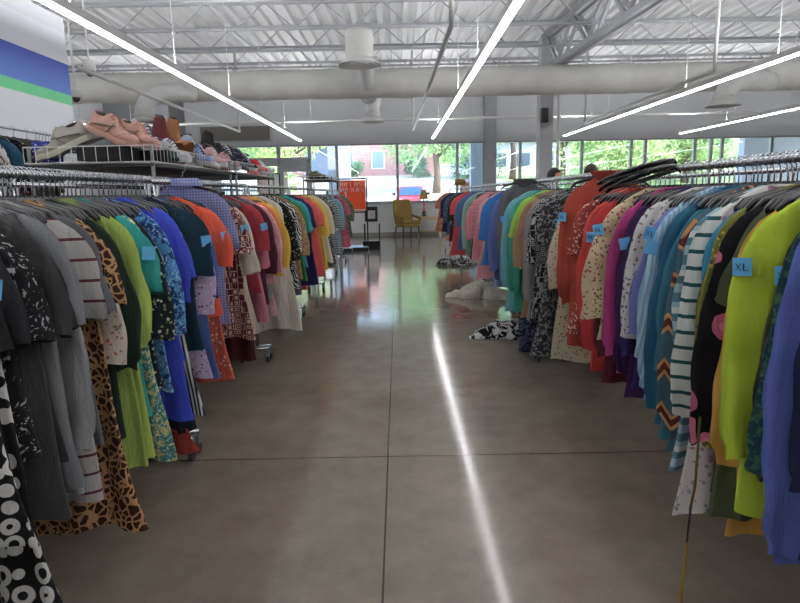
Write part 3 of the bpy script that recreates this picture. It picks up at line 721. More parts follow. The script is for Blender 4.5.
def resolve(c): return P_.get(c, c)
allg = []   # for neighbours and labels
for side, KEY in ((-1, LEFT), (1, RIGHT)):
    ks = sorted([(keyY(side, k[0]), k) for k in KEY], key=lambda q: q[0])
    seq = []
    for i, (Y, k) in enumerate(ks):
        seq.append((Y, k, True))
        if i+1 < len(ks):
            gap = ks[i+1][0]-Y; sp = .055+.014*Y
            nf = max(0, int(gap/sp)-0)
            if gap < .1 or Y < 3.4: nf = 0
            for j in range(nf):
                yy = Y+gap*(j+1)/(nf+1)
                seq.append((yy, None, False))
    rng = random.Random(5+side)
    info = []
    protos = {}
    yawn = 0
    for idx, (Y, k, key) in enumerate(seq):
        px = 400+side*562/Y
        near = Y < 6.2
        yawn = yawn*.7+rng.uniform(-.05, .05)
        if key:
            _, typ, pk, cols, desc, op = k
            used_desc.add(desc)
            mat = fabric(pk, [resolve(c) for c in cols], op.get('sc', .42 if pk in ('floral', 'print', 'leopard') else .62 if pk not in ('hstripe','bigstripe','multistripe','pinstripe','aztec','bigfloral','vstripe') else 1))
            g = make_garment(typ, mat, rng, side, op.get('L'), op.get('wide', 1), near, None, op.get('tag') if near else None, op.get('pt', 0), op.get('Ls'), out=op.get('out', 0))
            xo = op.get('xo', 0)*(.75+.25*min(1, max(0, (Y-1.8)/3)))-.02; yaw = yawn*.6+op.get('yaw', 0)*(1 if side < 0 else -1); dz = op.get('dz', 0)
        else:
            typ, pk, cols, desc = filler(side, px, rng)
            mat = fabric(pk, cols, .5)
            xo = rng.uniform(-.09, -.045); yaw = yawn*.6; dz = 0
            if near:
                t = rng.random(); Lf = TYPES[typ]['L']*rng.uniform(.82, 1.08)
                g = make_garment(typ, mat, rng, side, Lf, rng.uniform(.9, 1.0), True, None, '' if t < .06 else ('XL' if t < .12 else None), Ls=None if rng.random() < .7 else TYPES[typ]['Ls']*.8)
            else:
                v = rng.randrange(3)
                if (typ, v) not in protos:
                    protos[(typ, v)] = make_garment(typ, mat, rng, side, TYPES[typ]['L']*(.9+.09*v), .96, False)
                    g = protos[(typ, v)]
                else:
                    src = protos[(typ, v)]; g = src.copy(); C.objects.link(g)
                    for ch in list(src.children):
                        c = ch.copy(); C.objects.link(c); c.parent = g
                        c.material_slots[0].link = 'OBJECT'; c.material_slots[0].material = mat
        put(g, side, Y, yaw, None, dz, xoff=xo)
        info.append([g, typ, desc, Y, yaw, xo, dz])
    for i, (g, typ, desc, Y, yaw, xo, dz) in enumerate(info):
        nb = info[i+1][2] if i+1 < len(info) else info[i-1][2]
        nd = len(desc.split()); 
        lab = f'{desc} hung next to the {nb}'
        if len(lab.split()) > 15: lab = f'{desc} beside the {nb}'
        if len(lab.split()) > 16: lab = ' '.join(lab.split()[:16])
        cat = {'tee':'shirt','tank':'top','long':'top','blouse':'blouse','cardigan':'cardigan','shirt':'shirt','hoodie':'hoodie','dress':'dress','tunic':'tunic'}[typ]
        tag(g, lab, cat, 'clothes on the %s-hand racks' % ('left' if side < 0 else 'right'))
        hl = f'black hanger holding the {desc}'
        X = SIDE[side]+side*xo
        if Y < 11: hanger((SIDE[side]-side*(xo if dz else 0), Y, ZR+dz), (PI if side > 0 else 0)+yaw, hl)
        allg.append((side, Y, desc))

# empty hangers squeezed between the near garments
for side in (-1, 1):
    ds = [d for s, y, d in allg if s == side and y < 4.4]; ys = [y for s, y, d in allg if s == side and y < 4.4]
    for i in range(0, len(ys)-1):
        if ys[i+1]-ys[i] < .03: continue
        hanger((SIDE[side], (ys[i]+ys[i+1])/2, ZR), (PI if side > 0 else 0)+R.uniform(-.1, .1), f'bare black hanger just behind the {ds[i]}', group='bare hangers between the garments')
for i, (y, tl) in enumerate(((2.80, .5), (2.85, .42), (2.91, .54), (2.97, .36))):
    h = hanger((1.2, y, ZR+.035+.01*i), PI*.6+.1*i, ['lowest', 'second', 'third', 'topmost'][i]+' black hanger in the tilted bunch above the red tops', tilt=0, group='tilted hanger bunch')
    h.rotation_euler = (tl*2.0, 0.2, PI*.62+.10*i)

# back row racks
backlab = set()
for side in (-1, 1):
    rng = random.Random(77+side); protos = {}
    y = .9; prev = None
    while y < 9.5:
        px = rng.uniform(0, 380) if side < 0 else rng.uniform(420, 800)
        typ, pk, cols, desc = filler(side, px, rng); mat = fabric(pk, cols, 1); v = rng.randrange(2)
        if (typ, v) not in protos:
            g = make_garment(typ, mat, rng, side, TYPES[typ]['L']*1.18, 1, False); protos[(typ, v)] = g
        else:
            src = protos[(typ, v)]; g = src.copy(); C.objects.link(g)
            for ch in list(src.children):
                c = ch.copy(); C.objects.link(c); c.parent = g
                c.material_slots[0].link = 'OBJECT'; c.material_slots[0].material = mat
        put(g, side, y, rng.uniform(-.15, .15), side*2.05)
        tag(g, f'{desc} on the rack behind, its neck just showing', 'garment', 'clothes on the rack behind')
        if y < 5.5: hanger((side*2.05, y, ZR), (PI if side > 0 else 0)+rng.uniform(-.1, .1), f'black hanger behind with the {desc}')
        y += .13+.012*y

# unseen garments added past the camera to keep light off the near floor
for side in (-1, 1):
    rng = random.Random(31+side)
    for i in range(11):
        y = .35+.08*i; px = 2 if side < 0 else 799
        typ, pk, cols, desc = filler(side, px, rng)
        g = make_garment(typ, fabric(pk, cols, .5), rng, side, 1.0, .95, False); put(g, side, y, 0, xoff=-.03)
        tag(g, f'{desc} added out of view beside the camera to block light', 'garment', 'added unseen clothes beside the camera')
# garment racks
def rack(x, y0, y1, label, base=True, z=ZR):
    e = empty('garment_rack', (x, (y0+y1)/2, 0)); tag(e, label, 'clothes rack', 'rolling clothes racks')
    h = (y1-y0)/2
    MB().tube([(0, -h, z-.003), (0, h, z-.001)], .0145, 12).build('rail', CHROME, e, True)
    for s in (-1, 1):
        yy = s*(h-.03)
        MB().tube([(0, yy, .12), (0, yy, z-.02)], .016, 10).build('upright', CHROME, e, True)
        MB().tube([(-.12, yy, .12), (.12, yy, .12)], .014, 8).build('foot_bar', CHROME, e, True)
        for q in (-.11, .11):
            c = MB().box(q-.012, yy-.02, .055, q+.012, yy+.02, .11).build('caster', STEEL, e)
            w = MB(); w.rings([[(q+dx, yy+.03*math.cos(a), .03+.03*math.sin(a)) for a in [2*PI*j/14 for j in range(14)]] for dx in (-.01, .01)])
            w.build('wheel', RUBBER, c)
    MB().tube([(0, -h+.03, z-.10), (0, h-.03, z-.10)], .006, 8).build('lower_bar', CHROME, e, True)
ordn = ['first', 'second', 'third', 'fourth', 'fifth', 'sixth', 'seventh', 'eighth']
for side, nm in ((-1, 'left'), (1, 'right')):
    units = [(1.2+i*1.93, 3.08+i*1.93) for i in range(-1, 7)] if side < 0 else [(-.3, 4.85), (4.9, 8.8), (8.85, 12.0), (12.05, 14.7)]
    for i, (u0, u1) in enumerate(units):
        rack(SIDE[side], u0, u1, f'chrome rolling clothes rack, {ordn[i]} along the {nm} side of the aisle')
    for i in range(4):
        rack(side*2.05, 1.3+i*1.95, 1.3+i*1.95+1.9, f'chrome clothes rack in the row behind, {ordn[i]} along on the {nm}')
# ------------------------------------------------------------------ shoe shelf
def basket(loc, w, l, h, label, step=.08, posts=True, board=True):
    e = empty('wire_shelf', loc); tag(e, label, 'wire shelf')
    mb = MB(); r = .004
    for z in (0, h): mb.tube([(0, 0, z), (w, 0, z), (w, l, z), (0, l, z), (0, 0, z)], r, 6)
    mb.build('rim', WHITEM, e)
    mb = MB(); x = step
    while x < w-.02: mb.tube([(x, 0, h), (x, 0, 0)], .0028, 5); mb.tube([(x, l, h), (x, l, 0)], .0028, 5); x += step
    y = 0
    while y < l: mb.tube([(0, y, h), (0, y, 0), (w, y, 0), (w, y, h)], .0028, 5); y += step*.8
    mb.build('wire_grid', WHITEM, e)
    if board: MB().box(.01, .01, -.03, w-.01, l-.01, -.012).build('board', plain('shelf_board', '#2a2a2c', .6), e)
    if posts:
        for x in (.02, w-.02):
            for y in (.03, l-.03): MB().tube([(x, y, -loc[2]), (x, y, h)], .013, 8).build('post', STEEL, e)
    return e
basket((-2.48, 4.1, 1.645), .86, 1.95, .105, 'white wire shoe shelf nearest, carrying the beige and pink sneakers')
basket((-2.44, 6.12, 1.645), .84, 1.9, .105, 'farther white wire shoe shelf under the dark heels and navy shoes')
basket((-1.55, 9.9, 1.66), .5, 1.3, .04, 'low wire tray shelf with olive shoes above the far clothes', step=.1)

def shoe(kind, mats, loc, rz, label, pitch=0, roll=0, group='second-hand shoes on the shelf', sc=1.0):
    up, so, la = mats
    nm = {'sneaker':'sneaker','boot':'ankle_boot','heel':'high_heel_shoe','flat':'flat_shoe'}[kind]
    e = empty(nm, loc); e.rotation_euler = (roll, pitch, rz); e.scale = (sc,)*3
    tag(e, label, 'shoe', group)
    def ip(tab, q):
        for (a, b), (c, d) in zip(tab, tab[1:]):
            if q <= c: u = (q-a)/(c-a); u = u*u*(3-2*u); return b+(d-b)*u
        return tab[-1][1]
    TOP = {'sneaker': [(0, .060), (.06, .092), (.2, .076), (.38, .102), (.46, .098), (.72, .050), (.92, .036), (1, .018)],
           'boot': [(0, .10), (.05, .20), (.34, .205), (.42, .14), (.55, .085), (.75, .052), (.93, .04), (1, .02)],
           'flat': [(0, .04), (.05, .06), (.3, .045), (.55, .046), (.75, .04), (1, .018)],
           'heel': [(0, .03), (.05, .062), (.25, .042), (.55, .022), (.7, .036), (.85, .034), (1, .016)]}[kind]
    WID = [(0, .012), (.05, .028), (.2, .034), (.45, .034), (.7, .049), (.88, .042), (.97, .024), (1, .008)]
    HZ_ = [(0, .078), (.2, .074), (.5, .030), (.66, .0), (1, .0)] if kind == 'heel' else ([(0, .012), (.4, .008), (.7, 0), (1, .014)] if kind == 'sneaker' else [(0, 0), (1, 0)])
    th = .026 if kind == 'sneaker' else .012
    N = 40; rs = []; sol = []
    for i in range(N+1):
        s = i/N; x = -.145+.29*s; hw = ip(WID, s); top = ip(TOP, s); z0 = ip(HZ_, s)+th; ring = []
        for j in range(20):
            a = 2*PI*j/20; cz = (1-math.cos(a))/2
            k = 1-(.50 if s < .5 else .50-.25*(s-.5)*2)*max(0, cz-.15)**1.2
            ring.append((x, hw*k*math.copysign(abs(math.sin(a))**.65, math.sin(a)), z0-.003+top*cz))
        rs.append(ring); w2 = hw+.005
        sol.append([(x*1.03, -w2*.92, z0-th), (x*1.03, w2*.92, z0-th), (x*1.03, w2, z0-th*.4), (x*1.03, w2*.97, z0+.004), (x*1.03, -w2*.97, z0+.004), (x*1.03, -w2, z0-th*.4)])
    MB().rings(rs).build('upper', up, e, True)
    MB().rings(sol).build('sole', so, e)
    cx, cz_, lx = {'sneaker': (-.088, th+.083, 1.75), 'boot': (-.09, th+.20, 1.5), 'flat': (-.06, th+.050, 2.3), 'heel': (-.07, .15, 2.0)}[kind]
    ln = MB().lathe([(.001, 0), (.019, 0), (.024, .005), (.019, .010), (.016, .004)], 18, cap=False).build('collar', DARKL, e, True)
    ln.location = (cx, 0, cz_); ln.scale = (lx, .95, 1.2)
    if kind == 'heel': MB().rings([[(-.125+.02*k*math.cos(a), .017*k*math.sin(a), z) for a in [2*PI*j/10 for j in range(10)]] for k, z in ((.5, 0), (.5, .03), (1, .085))]).build('heel', so, e, True)
    if kind == 'sneaker':
        mb = MB()
        for k in range(5):
            s = .46+.055*k; x = -.145+.29*s; z = th+ip(HZ_, s)+ip(TOP, s)
            mb.tube([(x-.006, -.024, z-.016), (x-.003, -.012, z-.002), (x, 0, z+.003), (x+.003, .012, z-.002), (x+.006, .024, z-.016)], .0034, 5)
        mb.build('laces', la, e, True)
        mb = MB()
        for sy in (-1, 1):
            mb.tube([(-.11, sy*.034, th+.03), (-.05, sy*.038, th+.045), (.0, sy*.036, th+.05), (.03, sy*.036, th+.06)], .004, 5)
            mb.tube([(-.02, sy*.038, th+.01), (.0, sy*.038, th+.035), (.015, sy*.034, th+.065)], .0035, 5)
            mb.tube([(.055, sy*.046, th+.012), (.085, sy*.034, th+.034), (.10, 0, th+.048)], .003, 5)
        mb.build('side_panels', TRIMS, e, True)
    return e
def fp(n, h): return plain(n, h, .8, 0, .08, 30)
DARKL = fp('shoe_lining', '#4a4542'); TRIMS = fp('shoe_trim', '#8e8078')
BEIGE, PINK, CREAMS = fp('beige_mesh', '#a9a59a'), fp('blush_leather', '#c79a8c'), fp('cream_rubber', '#cfcbb8')
WHITES, NAVYS, REDS, BROWNS, TEALS, BLKS, DKR = fp('white_leather', '#d8d8dc'), fp('navy_canvas', '#20263f'), fp('red_canvas', '#c03038'), fp('tan_leather', '#a06a42'), fp('teal_canvas', '#1c5a66'), fp('black_leather', '#201c1e'), fp('oxblood_leather', '#5e1a22')
OLIV = fp('olive_canvas', '#6a6e52')
# pose: on shelf; toe along +x of the shoe
zs = 1.66
tag(MB().box(0, 0, 0, .33, .22, .10).build('shoe_box', plain('black_card', '#141416', .7), bev=.004), 'black shoe box propping up the beige sneaker on the wire shelf', 'box').location = (-2.15, 4.14, zs)
tag(MB().box(0, 0, 0, .38, .22, .08).build('shoe_box', plain('black_card2', '#18161a', .7), bev=.004), 'black shoe box under the blush pink sneakers on the wire shelf', 'box').location = (-2.02, 4.39, zs)
bx = tag(MB().box(-.06, -.08, 0, .06, .08, .13).build('packet', fabric('print', ['#1c2ea8', '#2c3a90', '#c9cbe0']), bev=.004), 'blue patterned packet standing at the end of the wire shelf', 'packet'); bx.location = (-2.40, 4.25, 1.665)
shoe('sneaker', (BEIGE, CREAMS, BEIGE), (-2.25, 4.22, 1.72), PI+.2, 'beige sneaker tilted toe down at the near shelf corner', pitch=.40, sc=1.3)
shoe('sneaker', (fp('stone_mesh', '#b8b4a8'), WHITES, CREAMS), (-2.13, 4.36, 1.80), PI-.1, 'stone grey sneaker leaning behind the beige sneaker', pitch=.2, sc=1.1)
shoe('sneaker', (PINK, PINK, PINK), (-1.93, 4.20, 1.79), -.25, 'blush pink sneaker in front, heel raised on the black box', pitch=.36, sc=1.3)
shoe('sneaker', (PINK, PINK, PINK), (-1.80, 4.30, 1.77), -.35, 'blush pink sneaker behind its pair on the black box', pitch=.30, sc=1.15)
shoes = [('flat', (TEALS, BLKS, TEALS), 4.55, -1.75, 1.67, 'teal slip-on shoe just past the pink sneakers', 0, .3), ('sneaker', (WHITES, WHITES, BLKS), 4.75, -1.72, 1.67, 'white sneaker next to the teal slip-on', .1, .2),
 ('boot', (DKR, BROWNS, DKR), 5.0, -1.80, 1.70, 'oxblood ankle boot standing up on the shelf', -.8, -.2), ('boot', (BROWNS, BROWNS, BROWNS), 5.15, -1.76, 1.70, 'tan ankle boot leaning against the oxblood boot', -.9, -.1), ('sneaker', (fp('blue_white_mesh', '#8fa6d6'), WHITES, NAVYS), 5.3, -1.70, 1.67, 'pale blue sneaker with navy laces in the middle of the shelf', .1, .1),
 ('flat', (WHITES, CREAMS, WHITES), 5.5, -1.72, 1.67, 'white flat shoe beside the pale blue sneaker', .1, .3), ('heel', (BLKS, BLKS, BLKS), 5.75, -1.78, 1.67, 'black high heel at the end of the near shelf', .1, .1), ('heel', (DKR, BLKS, DKR), 5.95, -1.76, 1.67, 'oxblood high heel beside the black heel', .2, .2),
 ('sneaker', (fp('pale_pink_mesh', '#d0a6a8'), WHITES, WHITES), 5.62, -1.62-.05, 1.67, 'pale pink sneaker in front of the black heel', .1, 0),
 ('sneaker', (fp('pale_pink_mesh2', '#c89a9e'), WHITES, BLKS), 6.25, -1.72, 1.67, 'pale pink sneaker with black laces on the far shelf', .1, .1), ('boot', (BLKS, BLKS, BLKS), 6.5, -1.80, 1.67, 'black ankle boot on the far shelf', .0, .1), ('flat', (NAVYS, BLKS, NAVYS), 6.7, -1.75, 1.72, 'navy flat shoe stacked beside the black boot', .3, .4),
 ('sneaker', (NAVYS, WHITES, WHITES), 6.95, -1.72, 1.70, 'navy sneaker with white sole on the far shelf', .2, .2), ('heel', (REDS, REDS, REDS), 7.35, -1.75, 1.67, 'red high heel on the far shelf', .2, -.2), ('sneaker', (REDS, WHITES, REDS), 7.55, -1.72, 1.67, 'red sneaker after the red heel', .1, .1),
 ('sneaker', (WHITES, WHITES, WHITES), 7.85, -1.72, 1.67, 'white sneaker at the far end of the shelf', .0, .1)]
for kd, ms, y, x, z, lb, pt, rz in shoes: shoe(kd, ms, (x-.03, y, z+.02), -.5+rz, lb, pitch=pt+.12, sc=1.2)
shoes2 = [('sneaker', (WHITES, WHITES, NAVYS), 4.62, 'white sneaker with navy laces stacked above the teal slip-on'), ('flat', (TEALS, WHITES, TEALS), 4.85, 'teal slip-on stacked behind the white sneaker'), ('boot', (DKR, BLKS, DKR), 5.08, 'dark oxblood boot rising highest above the shelf'), ('boot', (BROWNS, CREAMS, BROWNS), 5.28, 'light tan boot with pale sole rising beside the tallest oxblood boot'),
 ('sneaker', (fp('powder_blue', '#a9b9d8'), WHITES, WHITES), 5.5, 'powder blue sneaker in the upper layer of shoes'), ('heel', (BLKS, BLKS, BLKS), 5.8, 'black high heel stacked on top of the shoe layer'), ('flat', (BLKS, BLKS, BLKS), 6.05, 'black flat shoe bridging the two wire shelves'),
 ('boot', (BLKS, BLKS, BLKS), 6.4, 'black boot in the upper layer near the navy shoes'), ('sneaker', (NAVYS, BLKS, WHITES), 6.75, 'navy sneaker with black sole in the upper layer'), ('sneaker', (NAVYS, WHITES, NAVYS), 7.1, 'navy sneaker behind the red high heel'), ('flat', (REDS, REDS, REDS), 7.5, 'red flat shoe stacked on the red sneaker')]
for kd, ms, y, lb in shoes2: shoe(kd, ms, (-1.90+R.uniform(-.05, .05), y, 1.79), -.5+R.uniform(-.3, .3), lb, pitch=R.uniform(.1, .5), sc=1.2)
for i, (y, lb) in enumerate(((10.1, 'olive canvas shoe nearest on the low tray shelf'), (10.4, 'olive canvas shoe in the middle of the low tray shelf'), (10.75, 'grey-green shoe farthest on the low tray shelf'))):
    shoe('sneaker' if i != 1 else 'flat', (OLIV, BLKS, OLIV), (-1.32-.02*i, y, 1.67), .2*i, lb)

# small square frame stand and grey box near the entrance
e = empty('display_frame', (-3.2, 15.2, 0)); tag(e, 'black square metal frame stand with two pale cards by the entrance door', 'frame stand')
mb = MB()
for a, b_ in (((-.27, 0, 1.45), (-.27, 0, 1.95)), ((.27, 0, 1.45), (.27, 0, 1.95)), ((-.27, 0, 1.95), (.27, 0, 1.95)), ((0, 0, 1.45), (0, 0, 1.95)), ((-.27, 0, 1.45), (.27, 0, 1.45))): mb.bar(a, b_, .03)
mb.build('frame', BLACKM, e)
MB().box(-.26, .01, 1.46, -.015, .02, 1.93).build('card', plain('card_pink', '#e6d6d2', .7), e); MB().box(.015, .01, 1.46, .26, .02, 1.93).build('card', plain('card_pale', '#dfe2d8', .7), e)
MB().tube([(0, 0, 0), (0, 0, 1.45)], .02, 8).build('post', BLACKM, e); MB().box(-.25, -.2, 0, .25, .2, .03).build('base', BLACKM, e)

# wall rack with garments on partition (far left top)
e = empty('wall_rail', (-3.7, 0, 0)); tag(e, 'thin dark wall rail high on the banner wall holding clothes', 'clothes rail')
MB().tube([(0, 4.2, 2.06), (0, 7.0, 2.06)], .011, 8).build('rail', STEEL, e)
mb = MB()
for y in (4.3, 5.6, 6.9): mb.tube([(0, y, 2.06), (-.15, y, 2.06)], .01, 6)
mb.build('bracket', STEEL, e)
rng = random.Random(3)
WG = [(5.0, 'tee', 'floral', ['#15151a', '#c9803a', '#d8c8a0'], 'black tee with orange floral print on the high wall rail'), (5.15, 'blouse', 'print', ['#e0ddd4', '#1c5a70', '#8a3a2a'], 'white and teal print blouse on the high wall rail'),
      (5.35, 'tee', 'solid', ['#1d4e66'], 'deep teal tee on the high wall rail'), (5.52, 'tee', 'floral', ['#17171c', '#c98a4a', '#a02a2a'], 'black graphic tee with tan print on the high wall rail'), (5.75, 'long', 'solid', ['#3a3f30'], 'dark olive long top on the high wall rail'),
      (5.95, 'tunic', 'solid', ['#33382a'], 'deep olive tunic farthest on the high wall rail'), (4.8, 'tee', 'solid', ['#222226'], 'black tee nearest on the high wall rail')]
for y, typ, pk, cols, lb in WG:
    g = make_garment(typ, fabric(pk, cols), rng, -1, None, 1, False); g.location = (-3.55, y, 2.06-.085); g.rotation_euler = (0, 0, rng.uniform(-.1, .1)); g.scale = (.95, 1, 1); tag(g, lb, 'top', 'clothes on the wall rail')
    hanger((-3.55, y, 2.06), 0, 'black hanger with the '+lb.replace(' on the high wall rail', '').replace(' farthest', '').replace(' nearest', '')+' by the wall')
# keep rail under the hooks
e.location.x = -3.55
for i in range(14):
    hanger((-3.55, 6.1+.055*i, 2.06), rng.uniform(-.2, .2), 'bare hanger in the cluster at the far end of the wall rail', group='bare hangers on the wall rail')

# ------------------------------------------------------------------ sign stand
SG = plain('sign_orange', '#e5501c', .5, var=.02); SW = plain('sign_white', '#f4e3dc', .5); 
e = empty('sign_stand', (-1.17, 15.6, 0)); tag(e, 'black metal stand holding the orange sign at the end of the racks', 'sign stand')
mb = MB()
for x in (-.37, .37): mb.bar((x, 0, .06), (x, 0, 1.80), .035)
mb.bar((-.37, 0, 1.80), (.37, 0, 1.80), .035); mb.bar((-.37, 0, .96), (.37, 0, .96), .035)
mb.build('frame', BLACKM, e)
MB().box(-.52, -.5, .015, .38, .45, .08).build('base_platform', plain('platform_grey', '#8c8a86', .35, .3), e, bev=.01)
MB().box(-.54, -.54, .0, .40, -.5, .095).build('base_edge', BLACKM, e)
s = empty('sale_sign', (-1.17, 15.56, 1.38)); tag(s, "orange sign reading DON'T MISS OUR DEALS in a black frame", 'sign')
MB().box(-.345, -.008, -.385, .345, .008, .385).build('panel', SG, s)
MB().box(-.345, -.011, -.37, .345, -.008, -.345).build('bottom_stripe', SW, s)
l1 = letters("DON'T MISS", .062, s, SW); l1.location = (0, -.012, .29)
l2 = letters("OUR DEALS", .066, s, plain('sign_lilac', '#e2bfd6', .5)); l2.location = (0, -.012, .15)
for q in s.children:
    if q.name.startswith('lettering'): q.scale = (1.0, 1.5, 1.6)
e = empty('trolley_box', (-.72, 16.4, 0)); tag(e, 'small black trolley carrying a black box with a white panel behind the sign', 'trolley')
MB().box(-.22, -.2, .62, .22, .2, .68).build('shelf', BLACKM, e); MB().box(-.18, -.16, .68, .16, .16, 1.08).build('box', BLACKP, e, bev=.02)
MB().box(-.10, -.17, .76, .10, -.16, .98).build('panel', plain('panel_white', '#d4d4d4', .5), e)
MB().lathe([(.045, 0), (.045, .006)], 18).build('dial', BLACKP, e).location = (0, -.172, .87); e.children[-1].rotation_euler = (PI/2, 0, 0)
mb = MB()
for x in (-.2, .2):
    for y in (-.18, .18): mb.tube([(x, y, .0), (x, y, .62)], .014, 8)
mb.build('legs_frame', BLACKM, e)

# ------------------------------------------------------------------ armchair, table, lamp
GOLD = plain('mustard_upholstery', '#8e763a', .9, 0, .1, 14); WOOD = plain('dark_walnut', '#4a2d1c', .45); PALEW = plain('cream_paint_wood', '#d8c7a4', .5)
e = empty('armchair', (.28, 19.75, 0), .42); tag(e, 'mustard upholstered high-back armchair with dark legs under the front window', 'armchair')
mb = MB(); mb.rings([[(x*.9, y, z) for x, y in ((-.34, -.36), (.34, -.36), (.30, .30), (-.30, .30))] for z in (.34, .44)]); mb.build('seat_frame', GOLD, e, bev=.03)
mb = MB(); mb.rings([[(k*x, k*y-.01, z) for x, y in ((-.29, -.35), (.29, -.35), (.26, .24), (-.26, .24))] for k, z in ((.97, .44), (1.02, .48), (1.0, .53), (.9, .56))]); mb.build('seat_cushion', GOLD, e, True, bev=.02)
rs = []
for t in [i/8 for i in range(9)]:
    z = .42+.80*t; yb = .25+.16*t; w = .31+.02*math.sin(PI*t)-.05*max(0, t-.8)*5*.5; th = .09-.03*t
    rs.append([(-w, yb-th*.6, z), (-w*.5, yb-th, z+.012*t), (w*.5, yb-th, z+.012*t), (w, yb-th*.6, z), (w, yb+th*.5, z), (-w, yb+th*.5, z)])
mb = MB().rings(rs); mb.build('backrest', GOLD, e, True, bev=.02)
for sx in (-1, 1):
    mb = MB(); mb.rings([[(sx*.30+dx, y, z) for dx in (-.04, .04)]+[(sx*.30+dx, y, z-.07) for dx in (.04, -.04)] for y, z in ((-.33, .62), (-.36, .66), (-.1, .69), (.28, .74))])
    mb.bar((sx*.30, -.28, .42), (sx*.30, -.33, .62), .07, .06); mb.build('armrest', GOLD, e, bev=.015)
for sx, sy in ((-1, -1), (1, -1), (-1, 1), (1, 1)):
    MB().tube([(sx*.27, sy*.28-.02, .35), (sx*.28, sy*.30, .2), (sx*.30, sy*(.34 if sy < 0 else .38), 0)], [.028, .022, .014], 8).build('leg', WOOD, e, True)
e = empty('side_table', (1.02, 19.9, 0), 0); tag(e, 'cream painted wooden side table beside the mustard armchair', 'table')
MB().box(-.40, -.28, .62, .40, .28, .66).build('table_top', PALEW, e, bev=.008); MB().box(-.36, -.24, .54, .36, .24, .62).build('apron', PALEW, e)
for sx in (-1, 1):
    for sy in (-1, 1): MB().box(sx*.35-.025, sy*.23-.025, 0, sx*.35+.025, sy*.23+.025, .54).build('leg', PALEW, e)
MB().box(-.35, -.012, .16, .35, .012, .20).box(-.362, -.23, .16, -.338, .23, .2).box(.338, -.23, .16, .362, .23, .2).build('stretcher', PALEW, e)
e = empty('table_lamp', (.84, 19.88, .66)); tag(e, 'table lamp with mustard cone shade and pink turned stem on the side table', 'lamp')
MB().lathe([(.09, 0), (.09, .03), (.05, .05), (.07, .12), (.045, .18)], 20).build('base', fp('bronze_base', '#4d4038'), e, True)
MB().lathe([(.03, .18), (.045, .24), (.022, .30), (.04, .38), (.022, .46), (.02, .56)], 18).build('stem', fp('pink_ceramic', '#d87a70'), e, True)
MB().lathe([(.15, .56), (.145, .57), (.07, .86), (.065, .86), (.14, .565)], 24, cap=False).build('shade', fp('gold_shade', '#b08a3a'), e, True)

# folded hats on the end of the right rack
e = empty('felt_hat', (1.35, 13.2, 1.56)); tag(e, 'mustard brown felt hat lying on top of the far rack end', 'hat')
MB().lathe([(.19, 0), (.20, .01), (.12, .02)], 24).build('brim', fp('hat_felt', '#8a6a2c'), e, True)
MB().lathe([(.115, .01), (.12, .06), (.10, .12), (.05, .135), (.001, .13)], 24).build('crown', fp('hat_felt2', '#80622a'), e, True)
def heap(name, x, y, lx, ly, h, mat, label, cat, seed, rz=0, z=0):
    rg = random.Random(seed); N, M = 44, 26; vs = []; fs = []
    ph = [(rg.uniform(4, 11), rg.uniform(4, 11), rg.uniform(0, 6.28)) for _ in range(7)]
    for i in range(N+1):
        for j in range(M+1):
            u, v = 2*i/N-1, 2*j/M-1
            r = math.sqrt(u*u+v*v); edge = 1+.14*math.sin(5*math.atan2(v, u)+ph[0][2])+.08*math.sin(9*math.atan2(v, u)+ph[1][2])
            k = 1/max(abs(u), abs(v), 1e-6)*1.0
            rr = max(abs(u), abs(v)); ang = math.atan2(v, u)
            X = rr*math.cos(ang)*edge*lx; Y_ = rr*math.sin(ang)*edge*ly
            w = sum(abs(math.sin(a*u*1.2+b*v*.9+c)) for a, b, c in ph)/7
            zz = h*max(0, 1-rr**2.4)**.45*(.25+.9*w)*(1+.3*math.sin(3*u+ph[2][2]))
            vs.append((X, Y_, max(.004, zz+.006)))
    for i in range(N):
        for j in range(M): a = i*(M+1)+j; fs.append((a, a+M+1, a+M+2, a+1))
    o = MB().add(vs, fs).build(name, mat, None, True); o.location = (x, y, z); o.rotation_euler = (0, 0, rz); return tag(o, label, cat)
heap('fallen_garment', 1.02, 8.1, .36, .2, .17, fabric('solid', ['#cfc8ba']), 'crumpled white garment heap on the floor under the blue clothes', 'fallen garment', 1, .1)
heap('fallen_garment', 1.38, 7.9, .3, .2, .15, fabric('solid', ['#c8c1b4']), 'smaller white cloth heap behind the first on the floor', 'fallen garment', 8, -.2)
heap('fallen_garment', 1.02, 5.75, .34, .15, .12, fabric('print', ['#15151a', '#d8d8d6', '#d0d0d0'], 1.0), 'black and white patterned garment lying on the floor', 'fallen garment', 3, .05)
heap('fallen_garment', 1.12, 11.9, .36, .3, .12, fabric('print', ['#1c1c20', '#a8a8a4', '#50504e']), 'dark patterned garment on the floor at the far racks', 'fallen garment', 4)
# jeans leg column hanging to the floor behind
def drape(name, x, y, z0, z1, w0, w1, mat, label, cat, t=.04, seed=0, bend=0):
    rg = random.Random(seed); rs = []; N = 18; p = rg.uniform(0, 6)
    for i in range(N+1):
        u = i/N; w = w0*(1-u)+w1*u; rs.append([(bend*u*u+w*math.cos(a)*(1+.1*math.sin(5*a+p+4*u)), t*math.sin(a)*(1+.3*math.sin(4*a+p)), z0+(z1-z0)*u) for a in [2*PI*j/20 for j in range(20)]])
    o = MB().rings(rs).build(name, mat, None, True); o.location = (x, y, 0); return tag(o, label, cat)
drape('hanging_trousers', 1.10, 5.0, 1.0, .05, .12, .085, fabric('print', ['#1c2238', '#56607e', '#2c3550'], .8), 'navy patterned trousers hanging almost to the floor', 'trousers', .05, 2)
drape('hanging_trousers', -1.12, 2.75, .9, .30, .11, .06, fabric('solid', ['#14192e']), 'dark navy trouser leg hanging below the blue tunics', 'trousers', .05, 3, .06)
